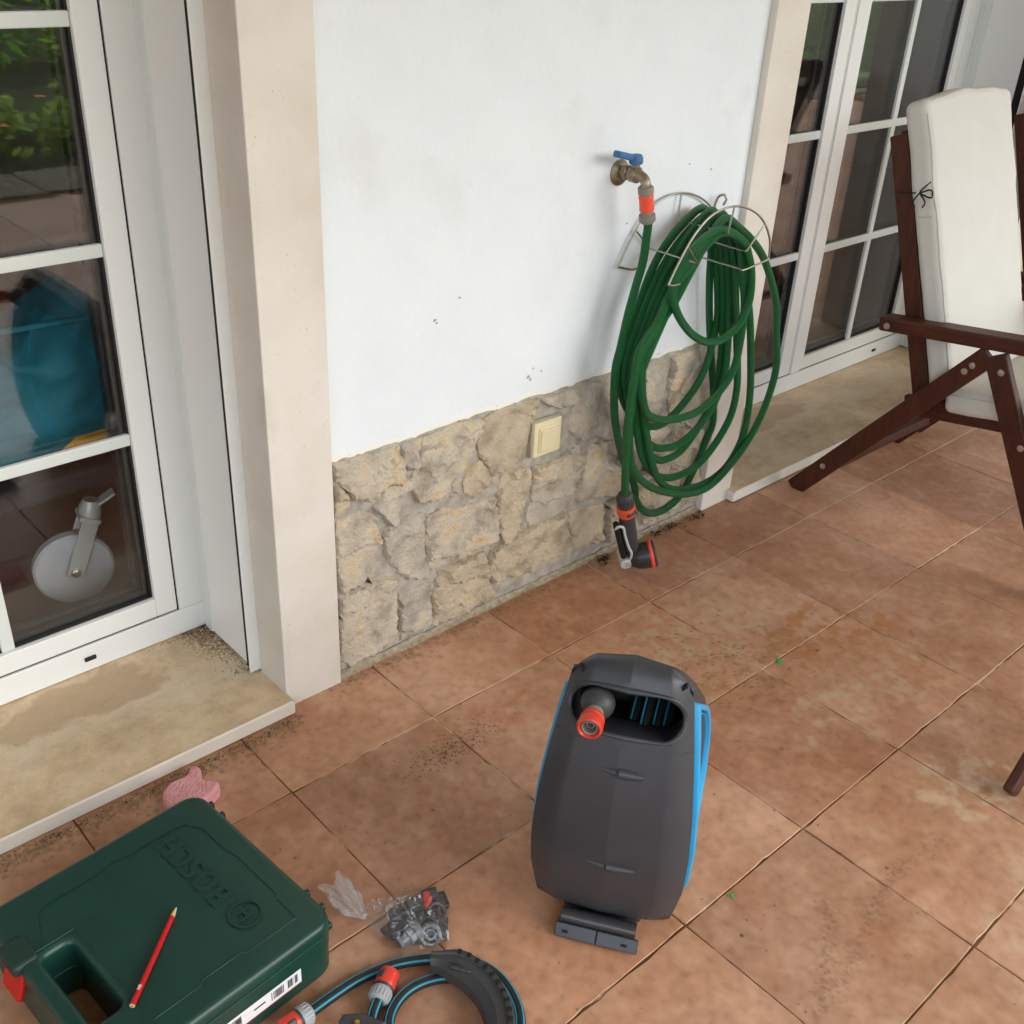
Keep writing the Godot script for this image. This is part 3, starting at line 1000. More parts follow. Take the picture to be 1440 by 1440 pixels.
func _door(called: String, label: String, a: float, b: float) -> void:
	var t := thing(called, label, "door", Vector3(a, 0.034, -0.3))
	a = -t.position.x
	var L := func(x: float) -> float: return x + a
	var x0: float = t.position.x
	var top := 2.16
	# outer frame
	for e in [[x0, x0 + 0.057], [b - 0.057, b]]:
		var mb := MB.new()
		_bar(mb, L.call(e[0]), L.call(e[1]), 0.062, top, -0.06, 0.0)
		obj("frame_jamb", mb, M.white, t)
	var rail := MB.new()
	_bar(rail, L.call(x0), L.call(b), 0.0012, 0.0612, -0.06, 0.0005)
	var rail_o := obj("frame_rail", rail, M.white, t)
	var head := MB.new()
	_bar(head, L.call(x0), L.call(b), top, top + 0.06, -0.06, 0.0)
	obj("frame_head", head, M.white, t)
	var seal := MB.new()
	seal.box(Vector3(L.call(x0 + 0.05), 0.055, -0.055), Vector3(L.call(b - 0.05), 0.072, -0.005))
	seal.box(Vector3(L.call(x0 + 0.05), 0.055, -0.055), Vector3(L.call(x0 + 0.066), top, -0.0051))
	seal.box(Vector3(L.call(b - 0.066), 0.055, -0.055), Vector3(L.call(b - 0.05), top, -0.0052))
	var c := (x0 + b) * 0.5 - 0.022
	seal.box(Vector3(L.call(c - 0.02), 0.055, -0.055), Vector3(L.call(c + 0.02), top, -0.0123))
	obj("rebate_seal", seal, M.gap, t)
	# two leaves
	for leaf in 2:
		var l := x0 + 0.0618 if leaf == 0 else c + 0.0015
		var r := c - 0.0015 if leaf == 0 else b - 0.0618
		var lw := 0.046 if leaf == 0 else 0.075
		var rw := 0.055 if leaf == 0 else 0.045
		var y0 := 0.0665
		var sl := MB.new()
		_bar(sl, L.call(l), L.call(l + lw), y0, top - 0.003, -0.062, 0.001)
		obj("stile", sl, M.white, t)
		var sr := MB.new()
		_bar(sr, L.call(r - rw), L.call(r), y0, top - 0.003, -0.062, 0.001)
		var stile_o := obj("stile", sr, M.white, t)
		if leaf == 1:
			var cover := MB.new()
			_bar(cover, L.call(l + 0.003), L.call(l + 0.052), y0, top - 0.003, 0.0, 0.006, 0.002)
			obj("cover_strip", cover, M.white, t)
		for e in [[y0, y0 + 0.044], [top - 0.06, top - 0.004]]:
			var ra := MB.new()
			_bar(ra, L.call(l + lw), L.call(r - rw), e[0], e[1], -0.062, 0.0008)
			obj("rail", ra, M.white, t)
		var gl: float = l + lw
		var gr: float = r - rw
		var gb: float = y0 + 0.044
		var gt: float = top - 0.06
		# black rubber round the pane
		var ga := MB.new()
		for e in [[gl, gl + 0.004, gb, gt], [gr - 0.004, gr, gb, gt], [gl, gr, gb, gb + 0.004], [gl, gr, gt - 0.004, gt]]:
			ga.box(Vector3(L.call(e[0]), e[2], -0.030), Vector3(L.call(e[1]), e[3], -0.0105))
		obj("gasket", ga, M.gasket, t)
		var sp := MB.new()
		for e in [[gl, gl + 0.013, gb, gt], [gr - 0.013, gr, gb, gt], [gl, gr, gb, gb + 0.013], [gl, gr, gt - 0.013, gt]]:
			sp.box(Vector3(L.call(e[0] + 0.0005), e[2] + 0.0005, -0.0335), Vector3(L.call(e[1]) - 0.0005, e[3] - 0.0005, -0.0225))
		obj("spacer", sp, M.spacer, t)
		var bead := MB.new()
		for e in [[gl, gl + 0.02, gb, gt], [gr - 0.02, gr, gb, gt], [gl, gr, gb, gb + 0.02], [gl, gr, gt - 0.02, gt]]:
			bead.box(Vector3(L.call(e[0] - 0.001), e[2], -0.0615), Vector3(L.call(e[1]), e[3], -0.0395))
		obj("inner_bead", bead, M.gasket, t)
		for e in [[-0.022, -0.018], [-0.038, -0.034]]:
			var pane := MB.new()
			if e[0] < -0.03:
				pane.quad(Vector3(L.call(gl + 0.001), gb + 0.001, e[1]), Vector3(L.call(gr - 0.001), gb + 0.001, e[1]), Vector3(L.call(gr - 0.001), gt - 0.001, e[1]), Vector3(L.call(gl + 0.001), gt - 0.001, e[1]))
			else:
				pane.box(Vector3(L.call(gl + 0.001), gb + 0.001, e[0]), Vector3(L.call(gr - 0.001), gt - 0.001, e[1]))
			obj("glass_pane", pane, M.glass, t)
		# glazing bars on the outer face
		var mid := (gl + gr) * 0.5 - (0.012 if leaf == 1 and x0 < 0 else 0.0)
		for y in [0.475, 0.841, 1.209, 1.576, 1.94]:
			var gb_bar := MB.new()
			_bar(gb_bar, L.call(gl + 0.0005), L.call(gr - 0.0005), y - 0.012, y + 0.012, -0.0178, -0.006, 0.003)
			obj("glazing_bar", gb_bar, M.white_bar, t)
		var vb := MB.new()
		_bar(vb, L.call(mid - 0.0125), L.call(mid + 0.0125), gb + 0.0005, gt - 0.0005, -0.0176, -0.0064, 0.003)
		obj("glazing_bar", vb, M.white_bar, t)
		if leaf == 1:
			# drain cover in the bottom rail of the frame
			var dx: float = gr - 0.15 if x0 < 0 else gr - 0.098
			var dr := MB.new()
			_bar(dr, L.call(dx - 0.012), L.call(dx + 0.012), 0.026, 0.036, 0.0, 0.005, 0.003)
			obj("drain_cover", dr, M.gasket, rail_o)
		if leaf == 0:
			var hd := MB.new()
			hd.rbox(xf(Vector3(L.call(r - 0.03), 1.03, -0.068)), Vector3(0.028, 0.14, 0.012), 0.004)
			hd.tube(spline([Vector3(L.call(r - 0.03), 1.06, -0.07), Vector3(L.call(r - 0.03), 1.06, -0.105), Vector3(L.call(r - 0.045), 1.06, -0.118), Vector3(L.call(r - 0.10), 1.055, -0.12), Vector3(L.call(r - 0.13), 1.02, -0.12), Vector3(L.call(r - 0.135), 0.93, -0.118)], 5), 0.009, 10)
			obj("handle", hd, M.spacer, stile_o)


func _guides() -> void:
	# white reveal panels and roller shutter guides beside each door: [x of the reveal face, sign that points into the opening, label]
	for e in [[0.108, -1.0, "white reveal lining and roller shutter guide right of the left door"], [3.006, -1.0, "white reveal lining and roller shutter guide right of the right door"], [-1.344, 1.0, "white reveal lining and roller shutter guide left of the left door"], [1.566, 1.0, "white reveal lining and roller shutter guide left of the right door"]]:
		var t := thing("shutter_guide", e[2], "shutter guide", Vector3(e[0], 0.034, -0.085))
		var s: float = e[1]
		var lining := MB.new()
		lining.rbox(xf(Vector3(-s * 0.004, 1.08, -0.1240)), Vector3(0.008, 2.15, 0.181), 0.002)
		obj("reveal_lining", lining, M.white, t)
		var step := MB.new()
		step.rbox(xf(Vector3(s * 0.0006, 1.08, -0.190)), Vector3(0.005, 2.15, 0.030), 0.002, 3)
		obj("lining_cover", step, M.white_bar, t)
		var brush := MB.new()
		brush.box(Vector3(-0.0012, 0.002, -0.0325), Vector3(0.0012, 2.15, -0.0032))
		obj("brush_seal", brush, M.gap, t)
		var rail := MB.new()
		rail.rbox(xf(Vector3(-s * 0.0015, 1.08, -0.0015)), Vector3(0.028, 2.15, 0.0034), 0.0015)
		obj("guide_rail", rail, M.white, t)


# ------------------------------------------------------------------ rooms, porch, garden

func _rooms() -> void:
	var fl := MB.new()
	fl.box(Vector3(-4, -0.05, -5), Vector3(6, 0.03, -0.335))
	struct("room_floor", fl, M.room_floor)
	var back := MB.new()
	back.box(Vector3(-4, 0, -5.2), Vector3(0.96, 2.7, -5.0))
	back.box(Vector3(1.04, 0, -2.6), Vector3(6, 2.7, -2.4))
	back.box(Vector3(-4.2, 0, -5.0), Vector3(-4, 2.7, -0.34))
	back.box(Vector3(6, 0, -5.0), Vector3(6.2, 2.7, -0.34))
	struct("room_wall", back, M.room_wall)
	var ce := MB.new()
	ce.box(Vector3(-4.2, 2.7, -5.2), Vector3(6.2, 2.8, -0.34))
	struct("room_ceiling", ce, M.room_wall)
	var mid := MB.new()
	mid.box(Vector3(0.95, 0.03, -5.0), Vector3(1.05, 2.7, -0.34))
	struct("room_partition", mid, M.room_wall)


func _porch() -> void:
	var roof := MB.new()
	roof.box(Vector3(-6, 2.70, -0.3), Vector3(9, 2.85, 3.3))
	struct("porch_ceiling", roof, M.ceiling)
	var side := MB.new()
	side.box(Vector3(-6.2, -0.05, -0.004), Vector3(-6.0, 2.7, 2.9))
	var t := thing("porch_side_wall", "white rendered wall closing the left end of the terrace", "wall")
	obj("render", side, M.plaster, t)


func _garden() -> void:
	var soil := MB.new()
	var rows := []
	var gn := noise(601, 0.3, 4)
	for j in 41:
		var row := []
		for i in 61:
			var x := -40.0 + 80.0 * i / 60.0
			var z := 4.05 + 36.0 * pow(j / 40.0, 2.0)
			var y := -0.05 + 0.18 * maxf(0.0, z - 4.6) + gn.get_noise_2d(x, z) * 0.15 * minf(1.0, z - 4.0)
			row.append(Vector3(x, minf(y, 3.0 + gn.get_noise_2d(x, z)), z))
		rows.append(row)
	soil.sheet(rows, false, true)
	struct("garden_ground", soil, tri(mat(Color.WHITE, 0.95), ntex(noise(602, 0.02, 5), 256, 256, [[0.0, c8(52, 44, 28)], [0.5, c8(74, 80, 40)], [1.0, c8(96, 104, 56)]]), 0.7))
	var far := MB.new()
	far.quad(Vector3(-60, -0.06, 60), Vector3(60, -0.06, 60), Vector3(60, -0.06, -20), Vector3(-60, -0.06, -20))
	struct("ground", far, mat(c8(112, 124, 76), 0.95))
	var edge := thing("stone_edging", "rough grey stone edging between terrace and flower bed", "edging", Vector3(0, 0, 3.6))
	var r := RandomNumberGenerator.new()
	r.seed = 66
	var x := -3.0
	while x < 9.0:
		var w := r.randf_range(0.28, 0.6)
		var mb := MB.new()
		mb.rbox(xf(Vector3(x + w * 0.5, 0.0, 0.25)), Vector3(w - 0.008, 0.03 + r.randf_range(-0.006, 0.006), 0.5), 0.012, 2)
		obj("kerb_stone", mb, M.kerb, edge)
		x += w
	var leaf_m := []
	for c in [c8(124, 180, 56), c8(98, 158, 54), c8(166, 192, 72), c8(60, 98, 42)]:
		var m := mat(c, 0.6, 0.0, 0.3)
		m.backlight_enabled = true
		m.backlight = Color(0.35, 0.4, 0.2)
		leaf_m.append(m)
	# beds along the edging, seen as reflections in the panes
	var spots := []
	for i in 26:
		spots.append([-1.5 + i * 0.42 + r.randf_range(-0.1, 0.1), 4.35 + r.randf_range(0, 0.4), r.randf_range(0.38, 0.62), r.randi_range(0, 2)])
	for i in 20:
		spots.append([-3.0 + i * 0.7 + r.randf_range(-0.2, 0.2), 5.6 + r.randf_range(0, 0.8), r.randf_range(0.6, 1.0), r.randi_range(0, 3)])
	for i in 14:
		spots.append([-8.0 + i * 1.6 + r.randf_range(-0.3, 0.3), 8.0 + r.randf_range(0, 1.5), r.randf_range(1.3, 2.0), 3 if i % 2 else 1])
	var k := 0
	for s in spots:
		k += 1
		var size: float = s[2]
		var gy := -0.05 + 0.18 * maxf(0.0, s[1] - 4.6)
		var b := thing("garden_shrub", "leafy green shrub in the planted bed facing the terrace", "shrub", Vector3(s[0], gy - 0.05, s[1]), 0.0, "shrubs in the garden bed")
		b.set_meta("label", "leafy green shrub in the planted bed facing the terrace")
		var st := MB.new()
		st.tube([Vector3.ZERO, Vector3(0, size * 0.5, 0)], 0.02, 6)
		obj("stem", st, M.wood, b)
		var lv := MB.new()
		var count := 420 if size < 1.2 else 800
		var ls := 0.035 + size * 0.03
		for i in count:
			var d := Vector3(r.randfn(), absf(r.randfn()) + 0.2, r.randfn()).normalized()
			var rad := size * pow(r.randf(), 0.4) * (0.7 + 0.35 * sin(d.x * 5.0 + k) * cos(d.z * 4.0))
			var p := Vector3(d.x * rad * 0.8, d.y * rad + 0.05, d.z * rad * 0.8)
			var u := Vector3(r.randfn(), r.randfn() * 0.5, r.randfn()).normalized() * ls
			var w := (Vector3(r.randfn(), r.randfn(), r.randfn()) * 0.6 + u.cross(Vector3.UP).normalized()).normalized()
			w = (w - u.normalized() * w.dot(u.normalized())).normalized() * ls * 0.4
			lv.quad(p - u, p + w, p + u, p - w)
		obj("foliage", lv, leaf_m[s[3]], b)
	for e in [[1.36, 0.24, 4.2], [1.05, 0.30, 4.25], [1.62, 0.36, 4.3], [1.2, 0.12, 4.15]]:
		var f := thing("flower", "orange marigold flower in the garden bed", "flower", Vector3(e[0], 0, e[2]), 0.0, "orange flowers in the bed")
		var st := MB.new()
		st.tube([Vector3.ZERO, Vector3(0, e[1], 0)], 0.004, 6)
		obj("stem", st, leaf_m[0], f)
		var pe := MB.new()
		for i in 12:
			var a := TAU * i / 12.0
			var d := Vector3(cos(a), 0.2, sin(a)) * 0.035
			var w := Vector3(-sin(a), 0, cos(a)) * 0.012
			var o := Vector3(0, e[1], -0.02)
			pe.quad(o, o + d * 0.7 - w, o + d, o + d * 0.7 + w)
		obj("petals", pe, mat(c8(236, 140, 20), 0.6), f)


func _indoors() -> void:
	# what shows through the left door: a teal padded bag on a trolley with a big grey castor, a yellow cloth under it
	var teal := tri(mat(c8(26, 124, 144), 0.75), ntex(noise(801, 0.01, 3), 256, 256, [[0.0, c8(200, 200, 200)], [1.0, Color.WHITE]]), 2.0, M.fine, 0.1)
	var bag := thing("padded_bag", "teal padded bag with sagging top behind the glass of the left door", "bag", Vector3(-0.10, 0.03, -0.60))
	var f := noise(803, 5.0, 3)
	var mb := MB.new()
	mb.rbox(Transform3D(Basis(Vector3(0, 0, 1), 0.16), Vector3(0.0, 0.515, 0)), Vector3(0.46, 0.28, 0.26), 0.085, 5, 14, func(p: Vector3) -> Vector3:
		var q := p * (1.0 + 0.08 * f.get_noise_3dv(p))
		var fold := sin(p.x * 22.0 + f.get_noise_3dv(p * 0.6) * 6.0)
		q.z += 0.026 * fold * smoothstep(-0.1, 0.15, p.y)
		q.y -= (0.05 * cos(p.x * 9.0 + 0.6) + 0.03 * f.get_noise_1d(p.x * 2.0)) * smoothstep(0.0, 0.18, p.y)
		return q)
	obj("body", mb.smooth(), teal, bag)
	var frame := MB.new()
	frame.tube([Vector3(-0.28, 0.672, 0.10), Vector3(0.34, 0.655, 0.10)], 0.006, 8)
	obj("top_rod", frame, teal, bag)
	var cl := thing("folded_cloth", "mustard yellow folded cloth below the teal bag indoors", "cloth", Vector3(0.09, 0.03, -0.58))
	var cm := MB.new()
	var cf := noise(805, 9.0, 3)
	cm.rbox(Transform3D(Basis(Vector3(0, 0, 1), -0.12), Vector3(0, 0.395, 0.0)), Vector3(0.30, 0.05, 0.22), 0.02, 3, 10, func(p: Vector3) -> Vector3: return p + Vector3(0, cf.get_noise_3dv(p) * 0.02, cf.get_noise_3dv(p * 1.3) * 0.02))
	obj("fabric", cm.smooth(), mat(c8(225, 165, 40), 0.9), cl)
	var tr := thing("trolley", "dark trolley with a large grey castor wheel inside the left door", "trolley", Vector3(-0.058, 0.03, -0.565))
	var deck := MB.new()
	deck.rbox(xf(Vector3(-0.02, 0.335, -0.04)), Vector3(0.62, 0.05, 0.28), 0.015)
	obj("deck", deck, mat(c8(22, 26, 34), 0.7), tr)
	for x in [-0.3, 0.2]:
		for z in [-0.16, -0.10]:
			var leg := MB.new()
			leg.tube([Vector3(x, 0.0, z), Vector3(x, 0.33, z)], 0.012, 8)
			obj("leg", leg, M.gasket, tr)
	var yaw := -0.22
	var bs := Basis(Vector3.UP, yaw)
	var wheel := MB.new()
	wheel.lathe(Transform3D(bs * Basis(Vector3(1, 0, 0), PI / 2), bs * Vector3(0, 0.0855, 0.0)), [Vector2(0.0, -0.012), Vector2(0.045, -0.012), Vector2(0.052, -0.016), Vector2(0.080, -0.016), Vector2(0.0855, -0.010), Vector2(0.0855, 0.010), Vector2(0.080, 0.016), Vector2(0.052, 0.016), Vector2(0.045, 0.012), Vector2(0.0, 0.012)], 40)
	var wheel_o := obj("castor_wheel", wheel, mat(c8(206, 210, 212), 0.45), tr)
	var fork := MB.new()
	for s in [-1.0, 1.0]:
		fork.rbox(Transform3D(bs * Basis(Vector3(0, 0, 1), -0.38), bs * Vector3(0.022, 0.137, s * 0.024)), Vector3(0.036, 0.135, 0.004), 0.0018)
	fork.rbox(Transform3D(bs * Basis(Vector3(0, 0, 1), -0.38), bs * Vector3(0.047, 0.204, 0)), Vector3(0.046, 0.012, 0.056), 0.004)
	fork.lathe(Transform3D(bs * Basis(Vector3(0, 0, 1), -0.2), bs * Vector3(0.05, 0.204, 0)), [Vector2(0.0, 0), Vector2(0.024, 0.0), Vector2(0.024, 0.022), Vector2(0.016, 0.04), Vector2(0.0, 0.04)], 18)
	fork.rbox(Transform3D(bs * Basis(Vector3(0, 0, 1), 0.5), bs * Vector3(0.085, 0.24, 0)), Vector3(0.05, 0.006, 0.03), 0.002)
	obj("castor_fork", fork, mat(c8(214, 216, 210), 0.4, 0.2), tr)
	var nut := MB.new()
	nut.lathe(Transform3D(bs * Basis(Vector3(1, 0, 0), PI / 2), bs * Vector3(0, 0.0855, 0.026)), [Vector2(0, 0), Vector2(0.010, 0), Vector2(0.010, 0.006), Vector2(0.005, 0.009), Vector2(0, 0.009)], 12)
	obj("axle_nut", nut, M.bolt, wheel_o)


# ------------------------------------------------------------------ tap, hanger, green hose

func _hose_corner() -> void:
	# tap
	var tap := thing("garden_tap", "old brass garden tap with blue lever handle on the white wall", "tap", Vector3(0.990, 0.957, -0.006))
	var to_z := Basis(Vector3.RIGHT, PI / 2)        # lathe axis along +z
	var fl := MB.new()
	fl.lathe(Transform3D(to_z, Vector3.ZERO), [Vector2(0.0, 0.0), Vector2(0.027, 0.0), Vector2(0.027, 0.003), Vector2(0.021, 0.009), Vector2(0.013, 0.012), Vector2(0.0, 0.012)], 28)
	obj("flange", fl, M.brass, tap)
	var nut := MB.new()
	nut.lathe(Transform3D(to_z, Vector3(0, 0.004, 0.012)), [Vector2(0, 0), Vector2(0.015, 0.0), Vector2(0.0165, 0.003), Vector2(0.0165, 0.014), Vector2(0.014, 0.017), Vector2(0, 0.017)], 6, 10.0)
	obj("hexagon_nut", nut, M.brass, tap)
	var body := MB.new()
	body.lathe(Transform3D(to_z, Vector3(0, 0.004, 0.026)), [Vector2(0.011, 0.0), Vector2(0.012, 0.004), Vector2(0.0165, 0.009), Vector2(0.0165, 0.026), Vector2(0.0125, 0.031), Vector2(0.0105, 0.036)], 24)
	body.lathe(xf(Vector3(0, 0.014, 0.044)), [Vector2(0.009, 0.0), Vector2(0.009, 0.012), Vector2(0.006, 0.013), Vector2(0.006, 0.020)], 18)
	obj("valve_body", body, M.brass, tap)
	var spout := MB.new()
	var sp := []
	for i in 9:
		var a := PI / 2 * i / 8.0
		sp.append(Vector3(0, 0.004 - 0.016 * (1 - cos(a)), 0.058 + 0.018 * sin(a)))
	sp.append(Vector3(0, -0.022, 0.076))
	spout.tube(sp, 0.0105, 16)
	obj("spout", spout, M.brass, tap)
	var lever := MB.new()
	lever.lathe(Transform3D(Basis(Vector3(0, 0, 1), 0.10), Vector3(0, 0.026, 0.044)), [Vector2(0, 0), Vector2(0.0135, 0.0), Vector2(0.0145, 0.002), Vector2(0.0145, 0.012), Vector2(0.0115, 0.017), Vector2(0, 0.018)], 20)
	lever.rbox(Transform3D(Basis(Vector3(0, 1, 0), 0.12) * Basis(Vector3(0, 0, 1), -0.24), Vector3(-0.034, 0.044, 0.041)), Vector3(0.058, 0.0135, 0.020), 0.004, 3)
	obj("lever_handle", lever, M.blue_paint, tap.get_node("valve_body"))

	# connector between tap and hose
	var cx := Vector3(1.006, 0.868, 0.0715)
	var up := (Vector3(0.9905, 0.938, 0.0705) - cx).normalized()
	var bx := up.cross(Vector3(0, 0, 1)).normalized()
	var cb := Basis(bx, up, bx.cross(up))
	var con := thing("hose_connector", "grey and orange snap connector under the garden tap", "hose connector", cx)
	var g := MB.new()
	g.lathe(Transform3D(cb, Vector3.ZERO), [Vector2(0, 0), Vector2(0.0135, 0.0), Vector2(0.0165, 0.004), Vector2(0.0170, 0.018), Vector2(0.0125, 0.020), Vector2(0.0125, 0.026), Vector2(0, 0.026)], 24)
	for i in 16:
		var a := TAU * i / 16.0
		g.rbox(Transform3D(cb * Basis(Vector3.UP, a), cb * (Basis(Vector3.UP, a) * Vector3(0.0166, 0.010, 0))), Vector3(0.0016, 0.013, 0.003), 0.0006, 1)
	obj("hose_nut", g, M.grey_plastic, con)
	var o := MB.new()
	o.lathe(Transform3D(cb, cb * Vector3(0, 0.0262, 0)), [Vector2(0.012, 0), Vector2(0.0150, 0.0), Vector2(0.0158, 0.003), Vector2(0.0150, 0.010), Vector2(0.0150, 0.024), Vector2(0.0162, 0.030), Vector2(0.0150, 0.0345), Vector2(0.012, 0.0345)], 24)
	obj("snap_collar", o, M.orange, con)
	var t := MB.new()
	t.lathe(Transform3D(cb, cb * Vector3(0, 0.0608, 0)), [Vector2(0, 0), Vector2(0.0155, 0.0), Vector2(0.0165, 0.002), Vector2(0.0165, 0.014), Vector2(0.0155, 0.016), Vector2(0.009, 0.0165)], 8, 12.0)
	obj("tap_adaptor", t, M.grey_plastic, con)

	# wire hanger
	var h := thing("hose_hanger", "bent steel wire hanger holding the green hose", "hose hanger", Vector3(1.18, 0.82, -0.006))
	var w := func(x: float, y: float, z: float) -> Vector3: return Vector3(x - 1.18, y - 0.82, z + 0.006)
	var arch := func(z: float) -> Array:
		var ox := -0.022 * z / 0.166
		var oy := 0.008 * z / 0.166
		return spline([w.call(1.004 + ox, 0.757 + oy, z), w.call(1.030 + ox, 0.800 + oy, z), w.call(1.066 + ox, 0.847 + oy, z), w.call(1.115 + ox, 0.882 + oy, z), w.call(1.180 + ox, 0.893 + oy, z), w.call(1.245 + ox, 0.880 + oy, z), w.call(1.300 + ox, 0.850 + oy, z), w.call(1.340 + ox, 0.803 + oy, z), w.call(1.350 + ox, 0.757 + oy, z)], 5)
	var rear := MB.new()
	rear.tube(arch.call(0.004), 0.0024, 8)
	rear.tube([w.call(1.004, 0.757, 0.004), w.call(1.052, 0.742, 0.004), w.call(1.09, 0.742, 0.004)], 0.0024, 8)
	rear.tube([w.call(1.350, 0.757, 0.004), w.call(1.30, 0.742, 0.004), w.call(1.262, 0.742, 0.004)], 0.0024, 8)
	for e in [[1.192, 0.893, 1.185, 0.835], [1.05, 0.83, 1.095, 0.79], [1.315, 0.838, 1.27, 0.79]]:
		rear.tube([w.call(e[0], e[1], 0.004), w.call(e[2], e[3], 0.006)], 0.0022, 8)
	obj("rear_arch", rear, M.steel, h)
	var front := MB.new()
	front.tube(arch.call(0.166), 0.0024, 8)
	front.tube(spline([w.call(0.982, 0.765, 0.166), w.call(0.996, 0.760, 0.166), w.call(1.023, 0.758, 0.163)], 3), 0.0024, 8)
	front.tube(spline([w.call(1.328, 0.765, 0.166), w.call(1.318, 0.760, 0.166), w.call(1.243, 0.752, 0.166), w.call(1.236, 0.752, 0.161)], 3), 0.0024, 8)
	obj("front_arch", front, M.steel, h)
	for e in [[1.192, 0.893, 1.185, 0.835], [1.05, 0.83, 1.095, 0.785], [1.315, 0.838, 1.262, 0.785]]:
		var rung := MB.new()
		rung.tube([w.call(e[0] - 0.022, e[1] + 0.008, 0.166), w.call(e[2] - 0.022, e[3] + 0.008, 0.164), w.call(e[2] - 0.020, e[3] + 0.007, 0.152), w.call(e[2], e[3], 0.006)], 0.0022, 8)
		obj("rung", rung, M.steel, h)
	var low := MB.new()
	low.tube([w.call(1.240, 0.752, 0.166), w.call(1.262, 0.742, 0.004)], 0.0022, 8)
	obj("rung", low, M.steel, h)
	var hook := MB.new()
	hook.tube(spline([w.call(1.318, 0.846, 0.004), w.call(1.322, 0.868, 0.008), w.call(1.326, 0.875, 0.02), w.call(1.330, 0.866, 0.026), w.call(1.326, 0.852, 0.022)], 4), 0.003, 8)
	obj("wall_hook", hook, M.steel, h)

